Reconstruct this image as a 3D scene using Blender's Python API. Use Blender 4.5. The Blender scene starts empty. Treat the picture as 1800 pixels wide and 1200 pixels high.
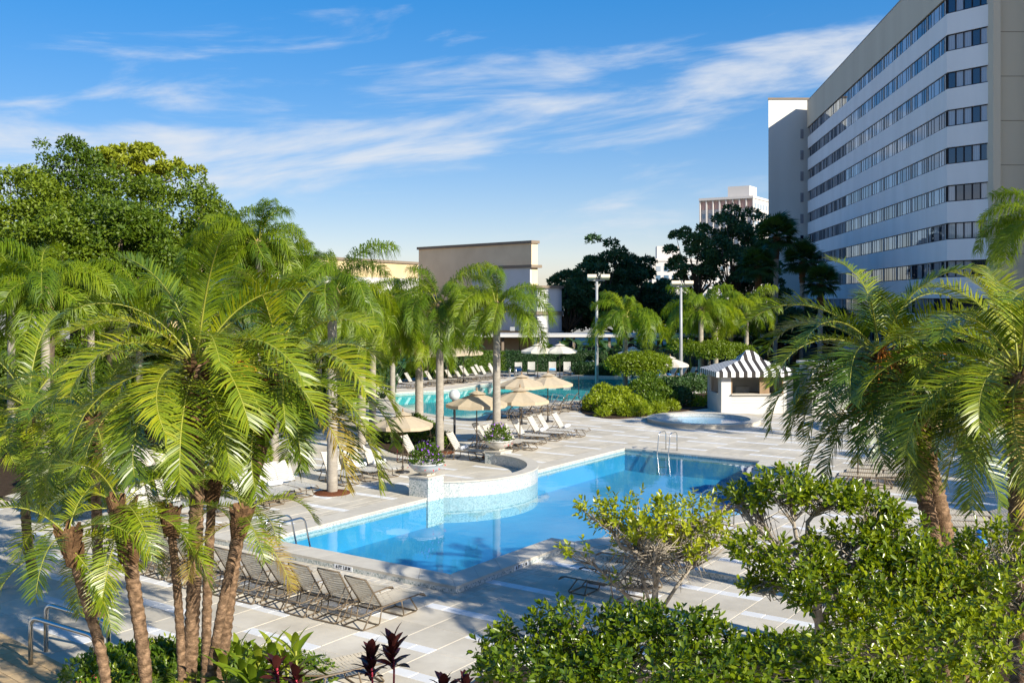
import bpy, math, random
import numpy as np
from mathutils import Vector, Matrix
from mathutils.geometry import tessellate_polygon

R = math.radians
random.seed(7)
rng = np.random.default_rng(7)
scene = bpy.context.scene
COL = scene.collection

# ---------------------------------------------------------------- camera
H = 6.4            # eye height above the pool deck (a terrace / second floor)
FPX = 1780.0       # focal length in photograph pixels (1800 wide)
HZ = 527.0         # row of the horizon in the photograph
cam = bpy.data.cameras.new('camera')
cam.sensor_width = 36.0
cam.lens = FPX / 1800.0 * 36.0
cam.shift_y = -(600.0 - HZ) / 1800.0
cam.clip_start = 0.1
cam.clip_end = 6000.0
camo = bpy.data.objects.new('camera', cam)
camo.location = (0, 0, H)
camo.rotation_euler = (R(90), 0, 0)
COL.objects.link(camo)
scene.camera = camo

# ---------------------------------------------------------------- sun and sky
SUN_AZ = R(44.0)      # right of straight behind the camera
SUN_EL = R(28.0)
SDIR = Vector((math.sin(SUN_AZ) * math.cos(SUN_EL), -math.cos(SUN_AZ) * math.cos(SUN_EL), math.sin(SUN_EL)))
sun = bpy.data.lights.new('sun', 'SUN')
sun.energy = 3.05
sun.angle = R(0.5)
sun.color = (1.0, 0.93, 0.80)
suno = bpy.data.objects.new('sun', sun)
suno.rotation_euler = (-SDIR).to_track_quat('-Z', 'Y').to_euler()
COL.objects.link(suno)

world = bpy.data.worlds.new('World')
scene.world = world
world.use_nodes = True
wn, wl = world.node_tree.nodes, world.node_tree.links
wn.clear()

def WN(t, **kw):
    n = wn.new(t)
    for k, v in kw.items():
        setattr(n, k, v)
    return n

def wmath(op, a, b=None, c=None):
    n = WN('ShaderNodeMath', operation=op)
    for i, x in enumerate((a, b, c)):
        if x is None:
            continue
        if isinstance(x, (int, float)):
            n.inputs[i].default_value = x
        else:
            wl.new(x, n.inputs[i])
    return n.outputs[0]

sky = WN('ShaderNodeTexSky', sky_type='NISHITA')
sky.sun_disc = False
sky.sun_elevation = SUN_EL
sky.sun_rotation = math.pi - SUN_AZ
sky.altitude = 0
sky.air_density = 1.0
sky.dust_density = 0.4
sky.ozone_density = 2.6
tc = WN('ShaderNodeTexCoord')
sep = WN('ShaderNodeSeparateXYZ')
wl.new(tc.outputs['Generated'], sep.inputs[0])
az = wmath('ARCTAN2', sep.outputs[0], sep.outputs[1])
el = wmath('ARCSINE', sep.outputs[2])
comb = WN('ShaderNodeCombineXYZ')
wl.new(wmath('MULTIPLY', az, 5.0), comb.inputs[0])
wl.new(wmath('MULTIPLY', wmath('SUBTRACT', el, wmath('MULTIPLY', wmath('SINE', az), 0.11)), 26.0), comb.inputs[1])
comb.inputs[2].default_value = 31.0
n1 = WN('ShaderNodeTexNoise')
n1.inputs['Scale'].default_value = 0.9
n1.inputs['Detail'].default_value = 8.0
n1.inputs['Roughness'].default_value = 0.58
n1.inputs['Distortion'].default_value = 0.35
wl.new(comb.outputs[0], n1.inputs['Vector'])
# fair-weather streak that rises towards the right, thin cirrus elsewhere
line = wmath('ADD', wmath('MULTIPLY', wmath('SINE', az), 0.12), 0.185)
dlt = wmath('DIVIDE', wmath('SUBTRACT', el, line), 0.040)
env = wmath('EXPONENT', wmath('MULTIPLY', wmath('MULTIPLY', dlt, dlt), -1.0))
dl2 = wmath('DIVIDE', wmath('SUBTRACT', el, 0.095), 0.022)
env2 = wmath('EXPONENT', wmath('MULTIPLY', wmath('MULTIPLY', dl2, dl2), -1.0))
cov = wmath('ADD', wmath('ADD', n1.outputs[0], wmath('MULTIPLY', env, 0.20)), wmath('MULTIPLY', env2, 0.09))
mr = WN('ShaderNodeMapRange', interpolation_type='SMOOTHSTEP')
wl.new(cov, mr.inputs[0])
mr.inputs[1].default_value = 0.55
mr.inputs[2].default_value = 0.86
mr.inputs[3].default_value = 0.0
mr.inputs[4].default_value = 0.85
mixc = WN('ShaderNodeMixRGB')
wl.new(mr.outputs[0], mixc.inputs[0])
hs = WN('ShaderNodeHueSaturation')
hs.inputs['Saturation'].default_value = 2.2
tint = WN('ShaderNodeMixRGB', blend_type='MULTIPLY')
tint.inputs[0].default_value = 1.0
tint.inputs[2].default_value = (0.96, 0.93, 1.0, 1)
gm = WN('ShaderNodeGamma')
gm.inputs[1].default_value = 0.5
wl.new(sky.outputs[0], gm.inputs[0])
wl.new(gm.outputs[0], tint.inputs[1])
wl.new(tint.outputs[0], hs.inputs['Color'])
wl.new(hs.outputs[0], mixc.inputs[1])
mixc.inputs[2].default_value = (2.35, 2.45, 2.6, 1)
bg = WN('ShaderNodeBackground')
bg.inputs['Strength'].default_value = 0.12
wl.new(mixc.outputs[0], bg.inputs['Color'])
wo = WN('ShaderNodeOutputWorld')
wl.new(bg.outputs[0], wo.inputs[0])

scene.view_settings.view_transform = 'Standard'
scene.view_settings.look = 'None'
scene.view_settings.exposure = 1.5
scene.view_settings.gamma = 1.0
scene.view_settings.use_curve_mapping = False
scene.cycles.max_bounces = 8
scene.cycles.transparent_max_bounces = 12
scene.cycles.caustics_reflective = False
scene.cycles.caustics_refractive = False

# ---------------------------------------------------------------- survey helpers
def G(px, py, z=0.0):
    """ground point seen at a photograph pixel"""
    Y = (H - z) * FPX / (py - HZ)
    return Vector(((px - 900) / FPX * Y, Y, z))

def W(px, py, Y):
    return Vector(((px - 900) / FPX * Y, Y, H - (py - HZ) / FPX * Y))

UX, UY = 0.5686, 0.8226       # pool axis running away to the right
C0 = (-1.43, 23.58)           # near corner of the near pool
def uv(u, v, z=0.0):
    return Vector((C0[0] + u * UX - v * UY, C0[1] + u * UY + v * UX, z))
def to_uv(x, y):
    dx, dy = x - C0[0], y - C0[1]
    return dx * UX + dy * UY, -dx * UY + dy * UX
UANG = math.atan2(UY, UX)

# ---------------------------------------------------------------- materials
MATS = {}
def nodes_of(name):
    m = bpy.data.materials.new(name)
    m.use_nodes = True
    nt = m.node_tree
    nt.nodes.clear()
    out = nt.nodes.new('ShaderNodeOutputMaterial')
    MATS[name] = m
    return m, nt, out

def ramp(nt, stops, fac):
    r = nt.nodes.new('ShaderNodeValToRGB')
    e = r.color_ramp.elements
    while len(e) > 1:
        e.remove(e[-1])
    for i, (p, c) in enumerate(stops):
        if i == 0:
            e[0].position = p
            x = e[0]
        else:
            x = e.new(p)
        x.color = (c[0], c[1], c[2], 1)
    nt.links.new(fac, r.inputs[0])
    return r.outputs[0]

def surf(name, c1, c2=None, scale=3.0, rough=0.6, spec=0.4, metal=0.0, bump=0.0, bscale=None, detail=6, stretch=(1, 1, 1), per_obj=0.0, coat=0.0, stain=None, trans=0.0, coord='Object'):
    m, nt, out = nodes_of(name)
    L = nt.links.new
    b = nt.nodes.new('ShaderNodeBsdfPrincipled')
    b.inputs['Roughness'].default_value = rough
    b.inputs['Metallic'].default_value = metal
    b.inputs['Specular IOR Level'].default_value = spec
    b.inputs['Coat Weight'].default_value = coat
    tcn = nt.nodes.new('ShaderNodeTexCoord')
    mp = nt.nodes.new('ShaderNodeMapping')
    mp.inputs['Scale'].default_value = stretch
    if coord == 'World':
        geo = nt.nodes.new('ShaderNodeNewGeometry')
        L(geo.outputs['Position'], mp.inputs[0])
    else:
        L(tcn.outputs['Object'], mp.inputs[0])
    c2 = c2 or tuple(x * 0.85 for x in c1)
    nz = nt.nodes.new('ShaderNodeTexNoise')
    nz.inputs['Scale'].default_value = scale
    nz.inputs['Detail'].default_value = detail
    nz.inputs['Roughness'].default_value = 0.62
    L(mp.outputs[0], nz.inputs['Vector'])
    col = ramp(nt, [(0.3, c2), (0.7, c1)], nz.outputs[0])
    if stain:
        n2 = nt.nodes.new('ShaderNodeTexNoise')
        n2.inputs['Scale'].default_value = stain[1]
        n2.inputs['Detail'].default_value = 5
        L(mp.outputs[0], n2.inputs['Vector'])
        mx = nt.nodes.new('ShaderNodeMixRGB')
        mx.blend_type = 'MULTIPLY'
        f = ramp(nt, [(0.35, (1, 1, 1)), (0.62, (0, 0, 0))], n2.outputs[0])
        ml = nt.nodes.new('ShaderNodeMath'); ml.operation = 'MULTIPLY'
        L(f, ml.inputs[0]); ml.inputs[1].default_value = stain[2]
        L(ml.outputs[0], mx.inputs[0])
        L(col, mx.inputs[1])
        mx.inputs[2].default_value = (*stain[0], 1)
        col = mx.outputs[0]
    if per_obj:
        oi = nt.nodes.new('ShaderNodeObjectInfo')
        hv = nt.nodes.new('ShaderNodeHueSaturation')
        mrn = nt.nodes.new('ShaderNodeMapRange')
        gi = nt.nodes.new('ShaderNodeNewGeometry')
        ad = nt.nodes.new('ShaderNodeMath'); ad.operation = 'ADD'
        L(oi.outputs['Random'], ad.inputs[0]); L(gi.outputs['Random Per Island'], ad.inputs[1])
        fr = nt.nodes.new('ShaderNodeMath'); fr.operation = 'FRACT'
        L(ad.outputs[0], fr.inputs[0])
        L(fr.outputs[0], mrn.inputs[0])
        mrn.inputs[3].default_value = 1 - per_obj
        mrn.inputs[4].default_value = 1 + per_obj
        L(mrn.outputs[0], hv.inputs['Value'])
        L(col, hv.inputs['Color'])
        col = hv.outputs[0]
    L(col, b.inputs['Base Color'])
    if bump:
        nb = nt.nodes.new('ShaderNodeTexNoise')
        nb.inputs['Scale'].default_value = bscale or scale * 6
        nb.inputs['Detail'].default_value = 4
        L(mp.outputs[0], nb.inputs['Vector'])
        bp = nt.nodes.new('ShaderNodeBump')
        bp.inputs['Strength'].default_value = bump
        bp.inputs['Distance'].default_value = 0.02
        L(nb.outputs[0], bp.inputs['Height'])
        L(bp.outputs[0], b.inputs['Normal'])
    if trans:
        tr = nt.nodes.new('ShaderNodeBsdfTranslucent')
        L(col, tr.inputs['Color'])
        ms = nt.nodes.new('ShaderNodeMixShader')
        ms.inputs[0].default_value = trans
        L(b.outputs[0], ms.inputs[1]); L(tr.outputs[0], ms.inputs[2])
        L(ms.outputs[0], out.inputs[0])
    else:
        L(b.outputs[0], out.inputs[0])
    return m

def leaf(name, cols, rough=0.42, spec=0.45, trans=0.4, tcol=None):
    """foliage: every leaf (mesh island) takes its own tone from the ramp"""
    m, nt, out = nodes_of(name)
    L = nt.links.new
    gi = nt.nodes.new('ShaderNodeNewGeometry')
    oi = nt.nodes.new('ShaderNodeObjectInfo')
    a = nt.nodes.new('ShaderNodeMath'); a.operation = 'MULTIPLY_ADD'
    L(oi.outputs['Random'], a.inputs[0]); a.inputs[1].default_value = 0.55
    b2 = nt.nodes.new('ShaderNodeMath'); b2.operation = 'MULTIPLY'
    L(gi.outputs['Random Per Island'], b2.inputs[0]); b2.inputs[1].default_value = 0.45
    L(b2.outputs[0], a.inputs[2])
    n = len(cols)
    col = ramp(nt, [((i + 0.5) / n, c) for i, c in enumerate(cols)], a.outputs[0])
    b = nt.nodes.new('ShaderNodeBsdfPrincipled')
    b.inputs['Roughness'].default_value = rough
    b.inputs['Specular IOR Level'].default_value = spec
    L(col, b.inputs['Base Color'])
    tr = nt.nodes.new('ShaderNodeBsdfTranslucent')
    mx = nt.nodes.new('ShaderNodeMixRGB'); mx.blend_type = 'MULTIPLY'
    mx.inputs[0].default_value = 1.0
    L(col, mx.inputs[1])
    mx.inputs[2].default_value = (*(tcol or (1.5, 1.5, 0.5)), 1)
    L(mx.outputs[0], tr.inputs['Color'])
    ms = nt.nodes.new('ShaderNodeMixShader')
    ms.inputs[0].default_value = trans
    L(b.outputs[0], ms.inputs[1]); L(tr.outputs[0], ms.inputs[2])
    L(ms.outputs[0], out.inputs[0])
    return m

def mosaic(name, cols, scale=28.0):
    m, nt, out = nodes_of(name)
    L = nt.links.new
    geo = nt.nodes.new('ShaderNodeNewGeometry')
    vo = nt.nodes.new('ShaderNodeTexVoronoi')
    vo.inputs['Scale'].default_value = scale
    vo.inputs['Randomness'].default_value = 0.35
    L(geo.outputs['Position'], vo.inputs['Vector'])
    sp = nt.nodes.new('ShaderNodeSeparateColor')
    L(vo.outputs['Color'], sp.inputs[0])
    n = len(cols)
    col = ramp(nt, [(i / (n - 1), c) for i, c in enumerate(cols)], sp.outputs[0])
    b = nt.nodes.new('ShaderNodeBsdfPrincipled')
    b.inputs['Roughness'].default_value = 0.25
    L(col, b.inputs['Base Color'])
    L(b.outputs[0], out.inputs[0])
    return m

def glass_pane(name, c1, c2, rough=0.03):
    m, nt, out = nodes_of(name)
    L = nt.links.new
    oi = nt.nodes.new('ShaderNodeObjectInfo')
    gi = nt.nodes.new('ShaderNodeNewGeometry')
    ad = nt.nodes.new('ShaderNodeMath'); ad.operation = 'ADD'
    L(oi.outputs['Random'], ad.inputs[0]); L(gi.outputs['Random Per Island'], ad.inputs[1])
    fr = nt.nodes.new('ShaderNodeMath'); fr.operation = 'FRACT'
    L(ad.outputs[0], fr.inputs[0])
    # drawn curtains behind some of the panes
    tcn = nt.nodes.new('ShaderNodeTexCoord')
    wv = nt.nodes.new('ShaderNodeTexWave')
    wv.inputs['Scale'].default_value = 3.0
    wv.inputs['Distortion'].default_value = 1.5
    L(tcn.outputs['Object'], wv.inputs['Vector'])
    folds = ramp(nt, [(0.0, tuple(x * 0.75 for x in c2)), (1.0, c2)], wv.outputs[0])
    mx = nt.nodes.new('ShaderNodeMixRGB')
    st = ramp(nt, [(0.0, (0, 0, 0)), (0.40, (0, 0, 0)), (0.42, (1, 1, 1))], fr.outputs[0])
    L(st, mx.inputs[0])
    mx.inputs[1].default_value = (*c1, 1)
    L(folds, mx.inputs[2])
    b = nt.nodes.new('ShaderNodeBsdfPrincipled')
    b.inputs['Roughness'].default_value = 0.6
    b.inputs['Specular IOR Level'].default_value = 0.0
    L(mx.outputs[0], b.inputs['Base Color'])
    g = nt.nodes.new('ShaderNodeBsdfGlossy')
    g.inputs['Roughness'].default_value = rough
    g.inputs['Color'].default_value = (0.85, 0.92, 1.0, 1)
    f = nt.nodes.new('ShaderNodeFresnel')
    f.inputs['IOR'].default_value = 2.1
    ms = nt.nodes.new('ShaderNodeMixShader')
    L(f.outputs[0], ms.inputs[0])
    L(b.outputs[0], ms.inputs[1]); L(g.outputs[0], ms.inputs[2])
    L(ms.outputs[0], out.inputs[0])
    return m

def water_mat(name, tint, bump, scale):
    m, nt, out = nodes_of(name)
    L = nt.links.new
    geo = nt.nodes.new('ShaderNodeNewGeometry')
    nz = nt.nodes.new('ShaderNodeTexNoise')
    nz.inputs['Scale'].default_value = scale
    nz.inputs['Detail'].default_value = 3
    L(geo.outputs['Position'], nz.inputs['Vector'])
    bp = nt.nodes.new('ShaderNodeBump')
    bp.inputs['Strength'].default_value = bump
    bp.inputs['Distance'].default_value = 0.02
    L(nz.outputs[0], bp.inputs['Height'])
    tr = nt.nodes.new('ShaderNodeBsdfTransparent')
    tr.inputs['Color'].default_value = (*tint, 1)
    g = nt.nodes.new('ShaderNodeBsdfGlossy')
    g.inputs['Roughness'].default_value = 0.02
    L(bp.outputs[0], g.inputs['Normal'])
    lw = nt.nodes.new('ShaderNodeLayerWeight')
    lw.inputs['Blend'].default_value = 0.5
    L(bp.outputs[0], lw.inputs['Normal'])
    pw = nt.nodes.new('ShaderNodeMath'); pw.operation = 'POWER'
    L(lw.outputs['Facing'], pw.inputs[0]); pw.inputs[1].default_value = 5.0
    f = nt.nodes.new('ShaderNodeMath'); f.operation = 'MULTIPLY_ADD'
    L(pw.outputs[0], f.inputs[0]); f.inputs[1].default_value = 0.98; f.inputs[2].default_value = 0.02
    ms = nt.nodes.new('ShaderNodeMixShader')
    L(f.outputs[0], ms.inputs[0])
    L(tr.outputs[0], ms.inputs[1]); L(g.outputs[0], ms.inputs[2])
    L(ms.outputs[0], out.inputs[0])
    return m

def stripes(name, c1, c2, width):
    """woven awning stripes, counted along the cloth's own X"""
    m, nt, out = nodes_of(name)
    L = nt.links.new
    tcn = nt.nodes.new('ShaderNodeTexCoord')
    sp = nt.nodes.new('ShaderNodeSeparateXYZ')
    L(tcn.outputs['UV'], sp.inputs[0])
    a = nt.nodes.new('ShaderNodeMath'); a.operation = 'DIVIDE'
    L(sp.outputs[0], a.inputs[0]); a.inputs[1].default_value = 2 * width
    fr = nt.nodes.new('ShaderNodeMath'); fr.operation = 'FRACT'
    L(a.outputs[0], fr.inputs[0])
    gt = nt.nodes.new('ShaderNodeMath'); gt.operation = 'GREATER_THAN'
    L(fr.outputs[0], gt.inputs[0]); gt.inputs[1].default_value = 0.5
    mx = nt.nodes.new('ShaderNodeMixRGB')
    L(gt.outputs[0], mx.inputs[0])
    mx.inputs[1].default_value = (*c1, 1); mx.inputs[2].default_value = (*c2, 1)
    b = nt.nodes.new('ShaderNodeBsdfPrincipled')
    b.inputs['Roughness'].default_value = 0.8
    L(mx.outputs[0], b.inputs['Base Color'])
    L(b.outputs[0], out.inputs[0])
    return m

surf('paver', (0.60, 0.55, 0.455), (0.51, 0.465, 0.385), 2.2, 0.8, 0.25, bump=0.25, bscale=60, per_obj=0.08, stain=((0.70, 0.68, 0.64), 0.5, 0.7), coord='World')
surf('accent_paver', (0.68, 0.68, 0.67), (0.61, 0.61, 0.60), 3, 0.7, 0.3, bump=0.15, bscale=60, per_obj=0.05, coord='World')
surf('joint', (0.60, 0.55, 0.47), None, 4, 0.9, 0.1, coord='World')
surf('coping', (0.54, 0.50, 0.42), (0.47, 0.43, 0.36), 3, 0.75, 0.3, bump=0.2, bscale=80, per_obj=0.05, coord='World')
surf('travertine', (0.50, 0.36, 0.20), (0.36, 0.25, 0.13), 2.5, 0.7, 0.3, bump=0.2, per_obj=0.12, coord='World')
surf('soil', (0.07, 0.045, 0.03), (0.035, 0.025, 0.015), 6, 0.95, 0.1, bump=0.8, bscale=30, coord='World')
surf('mulch', (0.20, 0.07, 0.03), (0.08, 0.03, 0.015), 18, 0.95, 0.1, bump=0.9, bscale=60)
surf('pale_bounce_ground', (0.40, 0.37, 0.31), (0.30, 0.28, 0.22), 0.06, 0.95, 0.1, bump=0.5, coord='World')  # pale tone picked to bounce light onto the shaded hotel front
mosaic('glass_mosaic', [(0.40, 0.44, 0.41), (0.58, 0.58, 0.55), (0.18, 0.24, 0.23), (0.50, 0.53, 0.51), (0.64, 0.63, 0.60)])
mosaic('white_mosaic', [(0.42, 0.44, 0.41), (0.52, 0.52, 0.49), (0.28, 0.33, 0.33), (0.47, 0.48, 0.46), (0.55, 0.55, 0.53)])
surf('pool_plaster', (0.075, 0.37, 0.56), (0.06, 0.33, 0.52), 1.2, 0.7, 0.3, coord='World')
surf('lagoon_plaster', (0.20, 0.62, 0.66), (0.17, 0.56, 0.62), 1.2, 0.7, 0.3, coord='World')
surf('spa_plaster', (0.45, 0.62, 0.78), (0.4, 0.56, 0.72), 1.2, 0.7, 0.3, coord='World')
water_mat('water', (0.62, 0.90, 1.0), 0.11, 2.2)
water_mat('lagoon_water', (0.60, 0.95, 0.95), 0.12, 2.0)
water_mat('spa_water', (0.80, 0.92, 0.98), 0.55, 5.0)
surf('steel', (0.62, 0.62, 0.60), (0.55, 0.55, 0.53), 5, 0.25, 0.5, metal=1.0)
surf('bronze_frame', (0.16, 0.115, 0.07), (0.12, 0.09, 0.055), 8, 0.45, 0.5)
surf('cream_strap', (0.66, 0.58, 0.44), (0.60, 0.52, 0.39), 8, 0.55, 0.4, trans=0.25, per_obj=0.04)
surf('white_strap', (0.62, 0.60, 0.54), (0.56, 0.54, 0.48), 8, 0.55, 0.4, trans=0.2, per_obj=0.04)
surf('blue_towel', (0.10, 0.38, 0.80), None, 20, 0.95, 0.1, bump=0.5, bscale=150)
surf('white_towel', (0.78, 0.80, 0.84), None, 20, 0.95, 0.1, bump=0.5, bscale=150)
surf('canvas', (0.58, 0.48, 0.34), (0.52, 0.43, 0.30), 6, 0.85, 0.15, bump=0.15, bscale=120, trans=0.25)
surf('pale_canvas', (0.74, 0.68, 0.58), (0.68, 0.62, 0.52), 6, 0.85, 0.15, bump=0.15, bscale=120, trans=0.25)
surf('dark_metal', (0.025, 0.025, 0.028), None, 6, 0.4, 0.5)
surf('bronze_pole', (0.10, 0.07, 0.045), None, 6, 0.4, 0.5)
surf('grey_metal', (0.34, 0.35, 0.36), (0.28, 0.29, 0.30), 4, 0.45, 0.5)
surf('globe_glass', (0.82, 0.84, 0.84), None, 4, 0.12, 0.6, trans=0.35)
surf('white_glaze', (0.62, 0.60, 0.56), (0.55, 0.53, 0.48), 4, 0.5, 0.4, stain=((0.8, 0.76, 0.68), 2.0, 0.6))
surf('hotel_white', (0.89, 0.88, 0.87), (0.85, 0.84, 0.83), 0.25, 0.8, 0.25, stretch=(1, 1, 0.15), stain=((0.90, 0.90, 0.89), 0.5, 0.5))
surf('hotel_beige', (0.68, 0.61, 0.48), (0.63, 0.56, 0.44), 0.3, 0.85, 0.2, stretch=(1, 1, 0.1), stain=((0.92, 0.90, 0.88), 0.4, 0.5))
surf('hotel_grey', (0.70, 0.68, 0.62), (0.66, 0.64, 0.58), 0.3, 0.85, 0.2, stretch=(1, 1, 0.2), stain=((0.90, 0.89, 0.87), 0.4, 0.5))
surf('dark_frame', (0.022, 0.020, 0.024), None, 4, 0.5, 0.4)
surf('pier_white', (0.70, 0.70, 0.70), None, 4, 0.7, 0.3)
glass_pane('window_glass', (0.012, 0.02, 0.045), (0.42, 0.42, 0.45))
glass_pane('far_glass', (0.10, 0.17, 0.24), (0.35, 0.40, 0.45), 0.1)
surf('tower_white', (0.58, 0.55, 0.52), (0.54, 0.51, 0.48), 0.2, 0.8, 0.2)
surf('tower_pink', (0.62, 0.40, 0.34), None, 0.3, 0.85, 0.2)
surf('stucco_cream', (0.60, 0.48, 0.29), (0.55, 0.43, 0.25), 0.4, 0.9, 0.15, bump=0.1, stain=((0.86, 0.82, 0.76), 0.5, 0.5))
surf('stucco_tan', (0.78, 0.62, 0.42), (0.72, 0.57, 0.38), 0.4, 0.9, 0.15, stain=((0.86, 0.82, 0.78), 0.5, 0.5))
surf('stucco_shade_grey', (0.64, 0.64, 0.63), (0.59, 0.59, 0.58), 0.4, 0.9, 0.15, stain=((0.86, 0.85, 0.83), 0.5, 0.5))  # grey puts the bluish shade of the hall walls into the colour
surf('roof_white', (0.56, 0.55, 0.53), None, 0.6, 0.7, 0.2)
surf('trim_brown', (0.24, 0.19, 0.14), None, 1, 0.8, 0.2)
surf('siding', (0.60, 0.58, 0.54), (0.54, 0.52, 0.48), 2, 0.7, 0.3)
surf('wood_tan', (0.30, 0.20, 0.11), (0.22, 0.14, 0.08), 5, 0.7, 0.3, stretch=(1, 1, 0.2))
stripes('awning', (0.80, 0.79, 0.76), (0.03, 0.025, 0.022), 0.23)
surf('banner_blue', (0.015, 0.045, 0.16), None, 4, 0.8, 0.2)
surf('print_white', (0.80, 0.82, 0.84), None, 4, 0.8, 0.2)
surf('print_black', (0.02, 0.02, 0.02), None, 4, 0.7, 0.2)
surf('date_bark', (0.17, 0.105, 0.058), (0.065, 0.040, 0.024), 14, 0.9, 0.15, bump=1.0, bscale=40, stretch=(1, 1, 1.6), stain=((2.8, 2.9, 3.1), 11.0, 0.7))
surf('boot_bark', (0.17, 0.095, 0.045), (0.065, 0.036, 0.018), 12, 0.9, 0.15, bump=1.0, bscale=40, per_obj=0.35)
surf('queen_bark', (0.40, 0.36, 0.30), (0.27, 0.24, 0.20), 5, 0.9, 0.15, bump=0.6, bscale=24, stretch=(1, 1, 2.2), stain=((0.75, 0.74, 0.72), 2.0, 0.6))
surf('queen_sheath', (0.50, 0.36, 0.20), (0.30, 0.18, 0.08), 5, 0.85, 0.2, bump=0.6, stretch=(3, 3, 0.6), per_obj=0.25)
surf('bark', (0.15, 0.115, 0.08), (0.07, 0.055, 0.04), 8, 0.95, 0.1, bump=0.9, bscale=20, stretch=(1, 1, 0.4))
surf('pale_bark', (0.40, 0.35, 0.28), (0.24, 0.20, 0.15), 9, 0.9, 0.15, bump=0.7, bscale=30)
surf('rachis', (0.30, 0.30, 0.04), (0.22, 0.24, 0.03), 6, 0.5, 0.4)
surf('fruit_orange', (0.55, 0.20, 0.02), (0.40, 0.13, 0.02), 6, 0.6, 0.4, per_obj=0.25)
leaf('date_leaf', [(0.055, 0.100, 0.008), (0.120, 0.180, 0.008), (0.205, 0.260, 0.010), (0.310, 0.315, 0.012)], 0.34, 0.5, 0.28, (1.6, 1.45, 0.35))
leaf('date_leaf_dark', [(0.050, 0.100, 0.012), (0.085, 0.145, 0.012), (0.140, 0.200, 0.012), (0.220, 0.255, 0.012)], 0.34, 0.5, 0.26, (1.6, 1.45, 0.35))
leaf('dry_leaf', [(0.24, 0.20, 0.03), (0.32, 0.25, 0.04), (0.22, 0.14, 0.04)], 0.5, 0.4, 0.35, (1.3, 1.1, 0.5))
leaf('queen_leaf', [(0.080, 0.150, 0.008), (0.135, 0.215, 0.008), (0.195, 0.270, 0.010), (0.260, 0.320, 0.012)], 0.42, 0.4, 0.42, (1.6, 1.5, 0.3))
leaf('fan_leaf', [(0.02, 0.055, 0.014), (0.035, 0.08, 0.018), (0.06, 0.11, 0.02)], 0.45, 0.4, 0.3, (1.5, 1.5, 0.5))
leaf('oak_leaf', [(0.045, 0.090, 0.005), (0.085, 0.140, 0.006), (0.130, 0.185, 0.008), (0.180, 0.230, 0.010)], 0.5, 0.35, 0.3, (1.6, 1.5, 0.3))
leaf('pine_leaf', [(0.15, 0.20, 0.010), (0.21, 0.25, 0.012), (0.26, 0.29, 0.014)], 0.5, 0.35, 0.3, (1.5, 1.4, 0.4))
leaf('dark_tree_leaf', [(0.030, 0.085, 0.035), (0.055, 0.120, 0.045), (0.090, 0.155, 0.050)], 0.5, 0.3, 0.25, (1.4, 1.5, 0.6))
leaf('glossy_leaf', [(0.045, 0.095, 0.005), (0.130, 0.190, 0.006), (0.250, 0.300, 0.008), (0.38, 0.39, 0.014)], 0.28, 0.6, 0.34, (1.6, 1.5, 0.25))
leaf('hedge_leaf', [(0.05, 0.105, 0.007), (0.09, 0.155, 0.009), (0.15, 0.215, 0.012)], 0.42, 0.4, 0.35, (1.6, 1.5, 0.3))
leaf('topiary_leaf', [(0.13, 0.20, 0.008), (0.20, 0.27, 0.010), (0.28, 0.34, 0.014)], 0.42, 0.4, 0.38, (1.6, 1.5, 0.3))
leaf('shade_toned_leaf', [(0.025, 0.065, 0.020), (0.04, 0.09, 0.026), (0.065, 0.12, 0.03)], 0.42, 0.4, 0.3, (1.5, 1.5, 0.5))  # darker copy of the hedge green, shade put into the colour
leaf('ginger_leaf', [(0.09, 0.16, 0.010), (0.16, 0.23, 0.015), (0.30, 0.34, 0.03)], 0.32, 0.5, 0.36, (1.5, 1.4, 0.35))
leaf('red_leaf', [(0.030, 0.010, 0.010), (0.055, 0.014, 0.013), (0.10, 0.028, 0.022)], 0.3, 0.5, 0.3, (2.0, 0.8, 0.6))
leaf('flower_mix', [(0.55, 0.04, 0.03), (0.75, 0.10, 0.06), (0.65, 0.05, 0.12)], 0.6, 0.3, 0.3, (1, 1, 1))
leaf('violet_flower', [(0.25, 0.07, 0.55), (0.35, 0.12, 0.65)], 0.6, 0.3, 0.3, (1, 1, 1))
surf('red_stem', (0.40, 0.02, 0.05), None, 6, 0.5, 0.4)

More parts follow.
